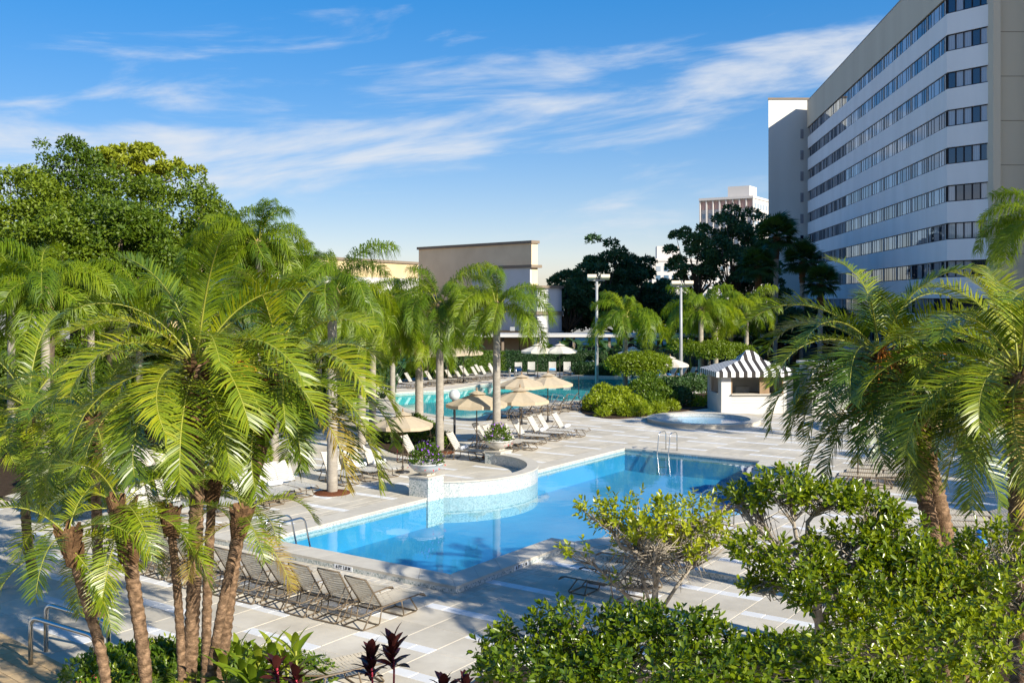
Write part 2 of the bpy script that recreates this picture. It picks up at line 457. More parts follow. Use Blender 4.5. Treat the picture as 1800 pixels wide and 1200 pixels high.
# ---------------------------------------------------------------- mesh helpers
class MB:
    """collects shapes for one mesh object"""
    def __init__(self, M=None):
        self.v = []; self.f = []; self.uvs = None; self.M = M
    def add(self, vs, fs):
        o = len(self.v)
        if self.M is not None:
            vs = [self.M @ Vector(p) for p in vs]
        self.v += [tuple(p) for p in vs]
        self.f += [tuple(i + o for i in f) for f in fs]
        return self
    def box(self, x0, y0, z0, x1, y1, z1):
        vs = [(x0, y0, z0), (x1, y0, z0), (x1, y1, z0), (x0, y1, z0), (x0, y0, z1), (x1, y0, z1), (x1, y1, z1), (x0, y1, z1)]
        return self.add(vs, [(0, 3, 2, 1), (4, 5, 6, 7), (0, 1, 5, 4), (1, 2, 6, 5), (2, 3, 7, 6), (3, 0, 4, 7)])
    def prism(self, poly, z0, z1, bottom=True):
        n = len(poly)
        vs = [(p[0], p[1], z0) for p in poly] + [(p[0], p[1], z1) for p in poly]
        fs = [(i, (i + 1) % n, n + (i + 1) % n, n + i) for i in range(n)]
        tris = tessellate_polygon([[Vector((p[0], p[1], 0)) for p in poly]])
        for t in tris:
            a, b, c = [Vector((poly[i][0], poly[i][1])) for i in t]
            if (b - a).cross(c - a) < 0:
                t = (t[0], t[2], t[1])
            fs.append(tuple(n + i for i in t))
            if bottom:
                fs.append(tuple(reversed(t)))
        return self.add(vs, fs)
    def tube(self, pts, r, n=8, cap=True, closed=False):
        pts = [Vector(p) for p in pts]
        m = len(pts)
        rr = r if hasattr(r, '__len__') else [r] * m
        vs, fs = [], []
        prev = None
        for i, p in enumerate(pts):
            t = (pts[min(i + 1, m - 1)] - pts[max(i - 1, 0)])
            if t.length < 1e-9:
                t = Vector((0, 0, 1))
            t.normalize()
            if prev is None:
                a = Vector((0, 0, 1)) if abs(t.z) < 0.9 else Vector((1, 0, 0))
                x = t.cross(a).normalized()
            else:
                x = (prev - t * prev.dot(t)).normalized()
            y = t.cross(x)
            prev = x
            for k in range(n):
                a = 2 * math.pi * k / n
                vs.append(p + (x * math.cos(a) + y * math.sin(a)) * rr[i])
        for i in range(m - 1):
            for k in range(n):
                k2 = (k + 1) % n
                fs.append((i * n + k, i * n + k2, (i + 1) * n + k2, (i + 1) * n + k))
        if cap:
            fs.append(tuple(range(n - 1, -1, -1)))
            fs.append(tuple((m - 1) * n + k for k in range(n)))
        return self.add(vs, fs)
    def lathe(self, prof, n=24, c=(0, 0, 0)):
        vs, fs = [], []
        m = len(prof)
        for r, z in prof:
            for k in range(n):
                a = 2 * math.pi * k / n
                vs.append((c[0] + r * math.cos(a), c[1] + r * math.sin(a), c[2] + z))
        for i in range(m - 1):
            for k in range(n):
                k2 = (k + 1) % n
                fs.append((i * n + k, i * n + k2, (i + 1) * n + k2, (i + 1) * n + k))
        return self.add(vs, fs)
    def mesh(self, name, mat, smooth=False):
        me = bpy.data.meshes.new(name)
        me.from_pydata(self.v, [], self.f)
        if mat:
            me.materials.append(MATS[mat])
        if smooth:
            me.polygons.foreach_set('use_smooth', [True] * len(me.polygons))
        if self.uvs is not None:
            ul = me.uv_layers.new(name='uv')
            for l in me.loops:
                ul.data[l.index].uv = self.uvs[l.vertex_index]
        me.update()
        return me
    def build(self, name, mat, parent=None, smooth=False):
        return link(name, self.mesh(name, mat, smooth), parent)

def link(name, me, parent=None, loc=None, rot=None, sc=None):
    o = bpy.data.objects.new(name, me)
    COL.objects.link(o)
    if parent:
        o.parent = parent
    if loc is not None:
        o.location = loc
    if rot is not None:
        o.rotation_euler = rot
    if sc is not None:
        o.scale = sc if hasattr(sc, '__len__') else (sc, sc, sc)
    return o

def tag(o, label, cat, group=None):
    o['label'] = label
    o['category'] = cat
    if group:
        o['group'] = group
    return o

def struct(o, kind='structure'):
    o['kind'] = kind
    return o

def thing(name, label, cat, loc=(0, 0, 0), rotz=0.0, group=None):
    o = link(name, None, None, loc, (0, 0, rotz))
    o.empty_display_size = 0.2
    return tag(o, label, cat, group)

def copy_tree(o, parent=None):
    c = o.copy()
    COL.objects.link(c)
    c.parent = parent
    for ch in KIDS.get(o.name, []):
        d = ch.copy(); COL.objects.link(d); d.parent = c
        for g in KIDS.get(ch.name, []):
            e = g.copy(); COL.objects.link(e); e.parent = d
    return c
KIDS = {}
def remember(o):
    KIDS[o.name] = [x for x in COL.objects if x.parent == o]
    for ch in KIDS[o.name]:
        k = [x for x in COL.objects if x.parent == ch]
        if k:
            KIDS[ch.name] = k
    return o

def trimesh(name, verts, tris, mat, smooth=False):
    verts = np.ascontiguousarray(verts, dtype=np.float32).reshape(-1, 3)
    tris = np.ascontiguousarray(tris, dtype=np.int32)
    k = tris.shape[1]
    me = bpy.data.meshes.new(name)
    me.vertices.add(len(verts))
    me.vertices.foreach_set('co', verts.ravel())
    me.loops.add(tris.size)
    me.loops.foreach_set('vertex_index', tris.ravel())
    me.polygons.add(len(tris))
    me.polygons.foreach_set('loop_start', np.arange(0, tris.size, k, dtype=np.int32))
    me.polygons.foreach_set('loop_total', np.full(len(tris), k, dtype=np.int32))
    if smooth:
        me.polygons.foreach_set('use_smooth', np.ones(len(tris), dtype=bool))
    me.materials.append(MATS[mat])
    me.update(calc_edges=True)
    return me

def norm(a):
    return a / np.maximum(np.linalg.norm(a, axis=-1, keepdims=True), 1e-9)

def leaves(P, D, N, L, Wd, fold=0.18, rounded=False, droop=0.0):
    """leaf blades: base points P, directions D, face normals N (each n x 3)"""
    n = len(P)
    D = norm(D)
    S = norm(np.cross(D, N))
    N = np.cross(S, D)
    L = np.broadcast_to(np.asarray(L, float), (n,))[:, None]
    Wd = np.broadcast_to(np.asarray(Wd, float), (n,))[:, None]
    T = P + D * L - np.array([0, 0, 1.0]) * droop * L
    if not rounded:
        mid = P + D * L * 0.45 + N * fold * Wd
        V = np.stack([P, mid - S * Wd * 0.5, T, mid + S * Wd * 0.5], 1)
        base = (np.arange(n) * 4)[:, None]
        F = np.concatenate([base + np.array([0, 1, 2]), base + np.array([0, 2, 3])])
        return V.reshape(-1, 3), F
    a = P + D * L * 0.32 + N * fold * Wd
    b = P + D * L * 0.72 + N * fold * Wd * 0.6 - np.array([0, 0, 1.0]) * droop * L * 0.4
    V = np.stack([P, a - S * Wd * 0.46, b - S * Wd * 0.42, T, b + S * Wd * 0.42, a + S * Wd * 0.46], 1)
    base = (np.arange(n) * 6)[:, None]
    F = np.concatenate([base + np.array([0, 1, 2]), base + np.array([0, 2, 3]), base + np.array([0, 3, 4]), base + np.array([0, 4, 5])])
    return V.reshape(-1, 3), F

def rand_dirs(n):
    return norm(rng.normal(size=(n, 3)))

def join_tris(parts):
    Vs, Fs, o = [], [], 0
    for V, F in parts:
        Vs.append(V); Fs.append(F + o); o += len(V)
    return np.concatenate(Vs), np.concatenate(Fs)

def smooth_poly(pts, n=6, closed=True):
    """Catmull-Rom through the points"""
    pts = [Vector((p[0], p[1])) for p in pts]
    m = len(pts)
    out = []
    for i in range(m if closed else m - 1):
        g = lambda k: pts[k % m] if closed else pts[min(max(k, 0), m - 1)]
        p0, p1, p2, p3 = g(i - 1), g(i), g(i + 1), g(i + 2)
        for k in range(n):
            t = k / n
            out.append(0.5 * ((2 * p1) + (p2 - p0) * t + (2 * p0 - 5 * p1 + 4 * p2 - p3) * t * t + (3 * p1 - p0 - 3 * p2 + p3) * t ** 3))
    if not closed:
        out.append(pts[-1])
    return out

def area(poly):
    return 0.5 * sum(poly[i][0] * poly[(i + 1) % len(poly)][1] - poly[(i + 1) % len(poly)][0] * poly[i][1] for i in range(len(poly)))

def offset(poly, d):
    """miter offset outwards for a counter-clockwise polygon"""
    n = len(poly)
    out = []
    for i in range(n):
        p, a, b = Vector(poly[i][:2]), Vector(poly[i - 1][:2]), Vector(poly[(i + 1) % n][:2])
        e1, e2 = (p - a).normalized(), (b - p).normalized()
        n1, n2 = Vector((e1.y, -e1.x)), Vector((e2.y, -e2.x))
        m = (n1 + n2)
        m = m.normalized() if m.length > 1e-6 else n1
        c = max(m.dot(n1), 0.45)
        out.append(p + m * (d / c))
    return out

def inside(p, poly):
    x, y = p[0], p[1]
    r = False
    j = len(poly) - 1
    for i in range(len(poly)):
        xi, yi, xj, yj = poly[i][0], poly[i][1], poly[j][0], poly[j][1]
        if (yi > y) != (yj > y) and x < (xj - xi) * (y - yi) / (yj - yi) + xi:
            r = not r
        j = i
    return r

def sheet(name, outer, holes, z, mat, parent=None):
    polys = [[Vector((p[0], p[1], 0)) for p in outer]] + [[Vector((p[0], p[1], 0)) for p in h] for h in holes]
    flat = [p for q in polys for p in q]
    tris = tessellate_polygon(polys)
    mb = MB()
    fs = []
    for t in tris:
        a, b, c = [flat[i] for i in t]
        if (b - a).cross(c - a).z < 0:
            t = (t[0], t[2], t[1])
        fs.append(t)
    mb.add([(p.x, p.y, z) for p in flat], fs)
    return mb.build(name, mat, parent)

def text_mesh(s, size, mat, name='lettering', bold=0.0):
    cu = bpy.data.curves.new('txt', 'FONT')
    cu.body = s
    cu.size = size
    cu.align_x = 'CENTER'; cu.align_y = 'CENTER'
    cu.extrude = 0.002
    cu.offset = bold
    o = bpy.data.objects.new('txt', cu)
    COL.objects.link(o)
    me = bpy.data.meshes.new_from_object(o)
    bpy.data.objects.remove(o); bpy.data.curves.remove(cu)
    me.name = name
    me.materials.clear(); me.materials.append(MATS[mat])
    return me

# ---------------------------------------------------------------- setting: ground, decks, pools
LOW = -0.15
U_EDGE, V_EDGE, U_JOG = -0.70, -0.70, 3.70
arc_c, arc_r = (10.30, 8.45), 3.45
arc_uv = [(arc_c[0] + arc_r * math.cos(a), arc_c[1] + arc_r * math.sin(a)) for a in [R(-38.55 - 102.9 * k / 18) for k in range(19)]]
bay = smooth_poly([(4.4, -0.7), (6.6, -1.75), (8.8, -2.6), (10.6, -3.1), (12.8, -2.75), (15.2, -1.5), (17.6, -0.5), (20.2, 0.2)], 4, closed=False)
pool_uv = [(0, 0), (4.4, 0)] + [(p[0], p[1]) for p in bay] + [(20.2, 6.30)] + arc_uv + [(0, 6.30)]
arc_start = len(pool_uv) - 1 - len(arc_uv)
POOL = [uv(*p).xy for p in pool_uv]
POOL_OUT = offset(POOL, 0.70)
lag_px = [(690, 692), (702, 712), (747, 726), (824, 735), (868, 726), (930, 714), (1000, 705), (1070, 701), (1150, 700), (1215, 688), (1228, 671), (1146, 662), (1002, 661), (960, 664), (872, 671), (789, 684), (730, 687)]
LAGOON = smooth_poly([G(*p).xy for p in lag_px], 5)
if area(LAGOON) < 0:
    LAGOON = LAGOON[::-1]
LAGOON_OUT = offset(LAGOON, 0.55)
SPA_C = G(1236, 741).xy
SPA_R = 2.45
SPA = [Vector((SPA_C.x + SPA_R * math.cos(2 * math.pi * k / 40), SPA_C.y + SPA_R * math.sin(2 * math.pi * k / 40))) for k in range(40)]

def uvrect(u0, u1, v0, v1):
    return [uv(u0, v0).xy, uv(u1, v0).xy, uv(u1, v1).xy, uv(u0, v1).xy]

B = 1600
hole = uvrect(-9, 66, -24, 34)
struct(sheet('ground', [(-B, -60), (B, -60), (B, 3000), (-B, 3000)], [hole], -0.32, 'pale_bounce_ground'))
upper_uv = [(U_EDGE, 36), (U_EDGE, V_EDGE), (U_JOG, V_EDGE), (U_JOG, -32), (74, -32), (74, 36)]
UPPER = [uv(*p).xy for p in upper_uv]
upper = struct(sheet('pool_deck', UPPER, [offset(POOL, 0.25), offset(LAGOON, 0.2), SPA], -0.016, 'joint'))
lower_uv = [(-14, 36), (-14, -32), (U_JOG, -32), (U_JOG, V_EDGE), (U_EDGE, V_EDGE), (U_EDGE, 36)]
LOWER = [uv(*p).xy for p in lower_uv]
lower = struct(sheet('lower_deck', LOWER, [], LOW - 0.012, 'joint'))

# step between the two decks, faced with glass mosaic
def ribbon(mb, pts, z0, z1, closed=False):
    n = len(pts)
    for i in range(n if closed else n - 1):
        a, b = pts[i], pts[(i + 1) % n]
        mb.add([(a[0], a[1], z0), (b[0], b[1], z0), (b[0], b[1], z1), (a[0], a[1], z1)], [(0, 1, 2, 3)])
mb = MB()
ribbon(mb, [uv(U_JOG, -32), uv(U_JOG, V_EDGE), uv(U_EDGE, V_EDGE), uv(U_EDGE, 36)], LOW - 0.02, -0.02)
struct(mb.build('deck_step', 'glass_mosaic'))
# nosing that carries the coping line along the step beyond the pool
mb = MB()
k = 0
v = 7.0
while v < 26:
    q = [uv(U_EDGE - 0.012, v + 0.006).xy, uv(U_EDGE + 0.45, v + 0.006).xy, uv(U_EDGE + 0.45, v + 0.894).xy, uv(U_EDGE - 0.012, v + 0.894).xy]
    mb.prism(q, -0.04, 0.004)
    v += 0.9
struct(mb.build('step_nosing', 'coping', upper), 'stuff')

def visible(p):
    if p.y < 8:
        return False
    x = 900 + p.x / p.y * FPX
    y = HZ + (H - p.z) / p.y * FPX
    return -60 < x < 1860 and y < 1230

# paving: slabs in columns with short strips of white tiles, each piece real geometry
DECK_HOLES = [POOL_OUT, LAGOON_OUT, [Vector((SPA_C.x + 3.0 * math.cos(a), SPA_C.y + 3.0 * math.sin(a))) for a in [2 * math.pi * k / 30 for k in range(30)]]]
def allowed(u, v, low):
    if low:
        ok = -14 < u < U_EDGE or (u < U_JOG and -32 < v < V_EDGE)
        return ok
    if not (U_EDGE < u and (u > U_JOG or v > V_EDGE)):
        return False
    p = uv(u, v)
    for h in DECK_HOLES:
        if inside(p, h):
            return False
    return True

pieces = []
def place(u0, u1, v0, v1, kind, low, depth=0):
    c = uv((u0 + u1) / 2, (v0 + v1) / 2, LOW if low else 0)
    if not visible(c) or c.y > 60:
        return
    t = [allowed(a, b, low) for a in (u0, u1) for b in (v0, v1)] + [allowed((u0 + u1) / 2, (v0 + v1) / 2, low)]
    if not any(t):
        return
    if all(t):
        pieces.append((c, u1 - u0, v1 - v0, kind, low))
        return
    if depth < 2:
        um, vm = (u0 + u1) / 2, (v0 + v1) / 2
        for a, b in ((u0, um), (um, u1)):
            for c_, d in ((v0, vm), (vm, v1)):
                place(a, b, c_, d, kind, low, depth + 1)
    elif t[4]:
        pieces.append((c, u1 - u0, v1 - v0, kind, low))
GAP = 0.016
CW, PER = 0.96, 2.22
for low in (True, False):
    for cj in range(-40, 40):
        v0 = V_EDGE + cj * CW
        sh = 0.0 if (cj // 2) % 2 == 0 else PER / 2
        for pi in range(-10, 34):
            u0 = U_EDGE + pi * PER - sh
            for d0, d1, kind in ((0, 0.30, 1), (0.30, 1.26, 0), (1.26, PER, 0)):
                if kind:
                    place(u0 + d0, u0 + d1, v0, v0 + CW / 2, 1, low)
                    place(u0 + d0, u0 + d1, v0 + CW / 2, v0 + CW, 1, low)
                else:
                    place(u0 + d0, u0 + d1, v0, v0 + CW, 0, low)
pieces.sort(key=lambda q: q[0].length)
pm = {}
mbs = {}
cnt = {True: 0, False: 0}
for c, du, dv, kind, low in pieces:
    top = (LOW if low else 0.0) - 0.004
    lim = 290
    if cnt[low] < lim and du > 0.25 and dv > 0.25:
        key = (round(du, 2), round(dv, 2), kind)
        if key not in pm:
            b = MB()
            x, y = du / 2 - GAP / 2, dv / 2 - GAP / 2
            e = 0.006
            b.add([(-x, -y, -0.03), (x, -y, -0.03), (x, y, -0.03), (-x, y, -0.03), (-x, -y, -e), (x, -y, -e), (x, y, -e), (-x, y, -e), (-x + e, -y + e, 0), (x - e, -y + e, 0), (x - e, y - e, 0), (-x + e, y - e, 0)],
                  [(0, 1, 5, 4), (1, 2, 6, 5), (2, 3, 7, 6), (3, 0, 4, 7), (4, 5, 9, 8), (5, 6, 10, 9), (6, 7, 11, 10), (7, 4, 8, 11), (8, 9, 10, 11)])
            pm[key] = b.mesh('paver', 'accent_paver' if kind else 'paver')
        link('accent_paver' if kind else 'paver', pm[key], lower if low else upper, (c.x, c.y, top + random.uniform(-0.0015, 0.0015)), (0, 0, UANG))
        cnt[low] += 1
    else:
        b = mbs.setdefault((kind, low), MB())
        b.M = Matrix.Translation((c.x, c.y, top)) @ Matrix.Rotation(UANG, 4, 'Z')
        x, y = du / 2 - GAP / 2, dv / 2 - GAP / 2
        b.add([(-x, -y, -0.01), (x, -y, -0.01), (x, y, -0.01), (-x, y, -0.01), (-x, -y, 0), (x, -y, 0), (x, y, 0), (-x, y, 0)], [(0, 1, 5, 4), (1, 2, 6, 5), (2, 3, 7, 6), (3, 0, 4, 7), (4, 5, 6, 7)])
for (kind, low), b in mbs.items():
    b.M = None
    struct(b.build('paving', 'accent_paver' if kind else 'paver', lower if low else upper), 'stuff')

def pool(name, poly, outw, depth, plaster, water, wl_, cop, skip=(), piece=0.9, label=None):
    """basin, waterline tiles, water sheet, coping stones"""
    root = thing(name, label, 'pool', (0, 0, 0))
    mb = MB()
    ribbon(mb, poly[::-1], -depth, -0.30, True)
    n = len(poly)
    tris = tessellate_polygon([[Vector((p[0], p[1], 0)) for p in poly]])
    mb.add([(p[0], p[1], -depth) for p in poly], [t if (Vector(poly[t[1]]) - Vector(poly[t[0]])).cross(Vector(poly[t[2]]) - Vector(poly[t[0]])) > 0 else (t[0], t[2], t[1]) for t in tris])
    mb.build('basin', plaster, root)
    mb = MB()
    ribbon(mb, poly[::-1], -0.30, 0.0, True)
    mb.build('waterline_tiles', 'white_mosaic', root)
    mb = MB()
    ins = offset(poly, 0.004)
    mb.add([(p[0], p[1], wl_) for p in ins], [t if (Vector(poly[t[1]]) - Vector(poly[t[0]])).cross(Vector(poly[t[2]]) - Vector(poly[t[0]])) > 0 else (t[0], t[2], t[1]) for t in tris])
    w = mb.build('water', water, root)
    # coping stones, walked along the edge
    out = offset(poly, outw)
    ins = offset(poly, -0.03)
    for i in range(n):
        if i in skip:
            continue
        j = (i + 1) % n
        a, b, c, d = ins[i], ins[j], out[j], out[i]
        L = (Vector(poly[j]) - Vector(poly[i])).length
        m = max(1, round(L / piece))
        for k in range(m):
            t0, t1 = k / m, (k + 1) / m
            g = 0.004 / max(L, 0.2)
            t0 += g; t1 -= g
            q = [a.lerp(b, t0), d.lerp(c, t0), d.lerp(c, t1), a.lerp(b, t1)]
            cx = sum((p for p in q), Vector((0, 0))) / 4
            mb = MB(Matrix.Translation((-cx.x, -cx.y, 0)))
            mb.prism(q, -0.055, 0.010 + random.uniform(-0.001, 0.001))
            o = mb.build('coping_stone', cop, root)
            o.location = (cx.x, cx.y, 0)
    return root

near_pool = pool('swimming_pool', POOL, 0.70, 0.95, 'pool_plaster', 'water', -0.115, 'coping', skip=set(range(arc_start, arc_start + len(arc_uv) - 1)), label='deep blue straight edged swimming pool with raised coping and rounded bay')
lag = pool('swimming_pool', LAGOON, 0.55, 0.85, 'lagoon_plaster', 'lagoon_water', -0.13, 'coping', piece=1.2, label='turquoise free form swimming pool in front of the clipped hedge')

# entry steps under water at the bay
for k in range(3):
    q = [uv(8.2 + 0.5 * k + (0.0), -2.35 + 0.35 * k).xy, uv(12.0, -2.85 + 0.35 * k).xy, uv(12.0, -2.2 + 0.38 * k).xy, uv(8.2 + 0.4 * k, -1.8 + 0.38 * k).xy]
    mb = MB(); mb.prism(q, -0.96, -0.30 - 0.18 * k)
    mb.build('entry_step', 'spa_plaster', near_pool)

# depth markers let into the edge
def marker(s, u, v, z, normal_v, parent):
    """white tile plate with black figures; normal_v: faces -v, otherwise -u"""
    rot = (R(90), 0, UANG if normal_v else UANG - R(90))
    p = uv(u, v, z)
    mb = MB(); mb.box(-0.30, -0.055, -0.004, 0.30, 0.055, 0.004)
    o = mb.build('marker_plate', 'print_white', parent); o.location = p; o.rotation_euler = rot
    link('lettering', text_mesh(s, 0.11, 'print_black', bold=0.003), o, (0, 0, 0.006))
marker('6 FT 1.8 M', 1.9, V_EDGE - 0.004, -0.09, True, near_pool)
marker('6 FT 1.8 M', U_EDGE - 0.004, 2.75, -0.09, False, near_pool)
marker('5 FT 1.5 M', 6.1, 6.30 - 0.004, -0.05, True, near_pool)
marker('5 FT 1.5 M', 2.2, 6.30 - 0.004, -0.05, True, near_pool)
marker('5 FT 1.5 M', 20.2 - 0.006, 3.2, -0.05, False, near_pool)

# curved mosaic wall round the sitting bay and its two pillars
wall = thing('curved_wall', 'low curved white mosaic wall bulging into the blue pool', 'wall', uv(arc_c[0], arc_c[1], 0))
def arcpts(r, a0, a1, n):
    return [uv(arc_c[0] + r * math.cos(a0 + (a1 - a0) * k / n), arc_c[1] + r * math.sin(a0 + (a1 - a0) * k / n)).xy for k in range(n + 1)]
off = Matrix.Translation(-wall.location)
mb = MB(off); mb.prism(arcpts(arc_r + 0.02, R(-142), R(-2), 30) + arcpts(arc_r - 0.34, R(-2), R(-142), 30), -1.5, 0.37)
mb.build('wall_face', 'white_mosaic', wall)
for k in range(13):
    a0 = R(-142 + 140 * k / 13) + 0.001; a1 = R(-142 + 140 * (k + 1) / 13) - 0.001
    mb = MB(off); mb.prism(arcpts(arc_r + 0.05, a0, a1, 3) + arcpts(arc_r - 0.37, a1, a0, 3), 0.372, 0.42)
    mb.build('cap_stone', 'coping', wall)
mb = MB(); mb.prism(arcpts(arc_r - 0.3, R(-22), R(-158), 24), -0.2, -0.003)
struct(mb.build('paving', 'paver', upper), 'stuff')

def pillar(u0, u1, v0, v1, top, label):
    c = uv((u0 + u1) / 2, (v0 + v1) / 2)
    t = thing('pillar', label, 'pillar', c, UANG, 'mosaic pillars carrying flower bowls')
    a, b = (u1 - u0) / 2, (v1 - v0) / 2
    mb = MB(); mb.box(-a, -b, -1.4, a, b, top)
    mb.build('shaft', 'glass_mosaic', t)
    mb = MB(); mb.box(-a - 0.03, -b - 0.03, top + 0.001, a + 0.03, b + 0.03, top + 0.05)
    cap = mb.build('cap', 'coping', t)
    mb = MB(); mb.box(-a + 0.2, -b + 0.2, top + 0.051, a - 0.2, b - 0.2, top + 0.10)
    mb.build('plinth', 'coping', cap)
    return c, top + 0.10
PIL_A = pillar(6.75, 7.55, 6.22, 7.02, 0.62, 'white mosaic pillar at the pool edge beside the depth marker')
PIL_B = pillar(13.45, 14.2, 8.1, 8.85, 0.46, 'low mosaic pillar at the far end of the curved wall')

# spa
spa = thing('hot_tub', 'round raised hot tub in front of the striped cabana', 'hot tub', (SPA_C.x, SPA_C.y, 0))
mb = MB(); mb.lathe([(2.92, -0.05), (2.92, 0.155)], 48); mb.build('outer_wall', 'coping', spa, True)
for k in range(20):
    a0, a1 = 2 * math.pi * k / 20 + 0.0025, 2 * math.pi * (k + 1) / 20 - 0.0025
    q = [(2.95 * math.cos(a0 + (a1 - a0) * t / 3), 2.95 * math.sin(a0 + (a1 - a0) * t / 3)) for t in range(4)]
    q += [(2.43 * math.cos(a1 + (a0 - a1) * t / 3), 2.43 * math.sin(a1 + (a0 - a1) * t / 3)) for t in range(4)]
    mb = MB(); mb.prism(q, 0.157, 0.20); mb.build('coping_stone', 'coping', spa)
mb = MB(); mb.lathe([(2.45, 0.156), (2.45, -0.05), (2.45, -0.051)], 48); mb.build('waterline_tiles', 'white_mosaic', spa, True)
mb = MB(); mb.lathe([(2.45, -0.052), (2.44, -0.4), (1.7, -0.41), (1.68, -0.9), (0.01, -0.9)], 48); mb.build('basin', 'spa_plaster', spa, True)
mb = MB(); mb.lathe([(2.452, 0.02), (0.001, 0.02)], 48); mb.build('water', 'spa_water', spa)

# tan stone terrace at the lower left and the steps in front of the right planter
terr = [G(-260, 1085, LOW).xy, G(0, 1112, LOW).xy, G(150, 1188, LOW).xy, G(230, 1300, LOW).xy, G(-260, 1500, LOW).xy]
terrace = struct(sheet('stone_terrace', terr, [], LOW + 0.006, 'joint'))
d1 = (G(150, 1188, LOW) - G(0, 1112, LOW)).normalized()
d2 = Vector((-d1.y, d1.x, 0)) * -1
o0 = G(0, 1112, LOW)
tm = {}
ta = math.atan2(d1.y, d1.x)
for i in range(-8, 16):
    for j in range(0, 16):
        L_ = 0.46
        c = o0 + d1 * (i * L_ + (0.23 if j % 2 else 0)) + d2 * (0.16 + j * 0.30)
        if not visible(Vector((c.x, c.y, LOW))) or not inside(c, terr):
            continue
        if 't' not in tm:
            b = MB(); x, y = L_ / 2 - 0.006, 0.144
            b.box(-x, -y, 0, x, y, 0.022); tm['t'] = b.mesh('stone_tile', 'travertine')
        link('stone_tile', tm['t'], terrace, (c.x, c.y, LOW + 0.007 + random.uniform(0, 0.003)), (0, 0, ta))

steps = thing('stone_steps', 'broad tan stone steps rising beside the square planter', 'steps', G(1640, 764))
for k in range(4):
    mb = MB(); mb.box(-4.2, 0.36 * k, 0.14 * k, 4.5, 0.36 * (k + 1) + (3.0 if k == 3 else 0), 0.14 * (k + 1) - 0.03)
    st = mb.build('riser', 'travertine', steps)
    mb = MB(); mb.box(-4.23, 0.36 * k - 0.03, 0.14 * (k + 1) - 0.029, 4.53, 0.36 * (k + 1) - 0.032 + (3.0 if k == 3 else 0), 0.14 * (k + 1))
    mb.build('tread', 'travertine', steps)

# planting beds
def bed(pts, h=0.06, label='soil_bed', mat='soil'):
    p = smooth_poly([(q.x, q.y) for q in pts], 5)
    if area(p) < 0:
        p = p[::-1]
    z = pts[0].z
    mb = MB(); mb.prism(p, z - 0.1, z + h, bottom=False)
    return struct(mb.build(label, mat))
bed([G(1020, 722), G(1075, 736), G(1160, 728), G(1262, 712), G(1270, 690), G(1180, 696), G(1060, 700)], 0.05, 'planting_bed')
bed([G(640, 760), G(690, 796), G(770, 800), G(800, 780), G(760, 752), G(690, 745)], 0.05, 'planting_bed')
bed([G(150, 1225, LOW), G(330, 1185, LOW), G(540, 1195, LOW), G(620, 1260, LOW), G(560, 1500, LOW), G(160, 1400, LOW)], 0.03, 'planting_bed')
bed([G(820, 1215, LOW), G(1100, 1190, LOW), G(1400, 1170, LOW), G(2100, 1080, LOW), G(2600, 1500, LOW), G(900, 1900, LOW)], 0.08, 'planting_bed')
bed([G(1560, 1010), G(1660, 970), G(1760, 1000), G(2000, 1040), G(1800, 1120), G(1620, 1080)], 0.05, 'planting_bed')
struct(sheet('garden_soil', [(-90, 40), (-12.5, 40), (-13, 60), (-11, 76), (-8, 92), (30, 100), (60, 130), (-90, 170)], [], 0.03, 'soil'))
struct(sheet('garden_soil', [(-90, 31), (-17, 31), (-15, 40), (-90, 40)], [], 0.03, 'soil'))
struct(sheet('garden_soil', [(13.5, 59), (34, 62), (60, 100), (60, 128), (30, 99), (14, 90)], [], 0.034, 'soil'))

# ---------------------------------------------------------------- buildings
# main hotel block: local x runs away along the facade, +y points out towards the pool
NEAR = Vector((33.5, 78.0, 0)); FAR = Vector((40.0, 137.0, 0))
fa = math.atan2(FAR.y - NEAR.y, FAR.x - NEAR.x)
FL = (FAR - NEAR).length
hotel = thing('hotel_block', 'tall white hotel with long dark ribbon windows stepping round a corner', 'hotel', NEAR, fa)
SILL0, FH, WH = 28.4, 2.894, 1.28
ROOF = 33.2
def part(M, mat, boxes, name, parent=None, smooth=False):
    mb = MB(M)
    for b in boxes:
        mb.box(*b)
    return mb.build(name, mat, parent or hotel, smooth)
# the short angled bay at the near end
ANG = Matrix.Rotation(math.atan2(75.4 - 78.0, 35.45 - 33.5) - fa, 4, 'Z')
AL = 3.25
NB = 10
part(None, 'dark_frame', [(0.3, -17, 0, FL, -0.45, ROOF - 0.4)], 'core')
for k in range(NB):
    zs = SILL0 - FH * k
    part(None, 'hotel_white', [(0.0, -0.45, zs - (FH - WH), FL, 0.0, zs)], 'spandrel')
    part(ANG, 'hotel_white', [(0.0, 0.004, zs - (FH - WH), AL, 0.45, zs)], 'spandrel')
part(None, 'hotel_beige', [(0.0, -0.5, SILL0 + WH, FL, 0.06, ROOF)], 'parapet')
part(ANG, 'hotel_beige', [(0.0, 0.0, SILL0 + WH, AL, 0.5, ROOF)], 'parapet')
part(ANG, 'dark_frame', [(0.0, 0.46, 0, AL, 2.2, ROOF - 0.5)], 'core')
part(None, 'grey_metal', [(-0.02, -17.1, ROOF + 0.002, FL, 0.10, ROOF + 0.10)], 'roof_cap')
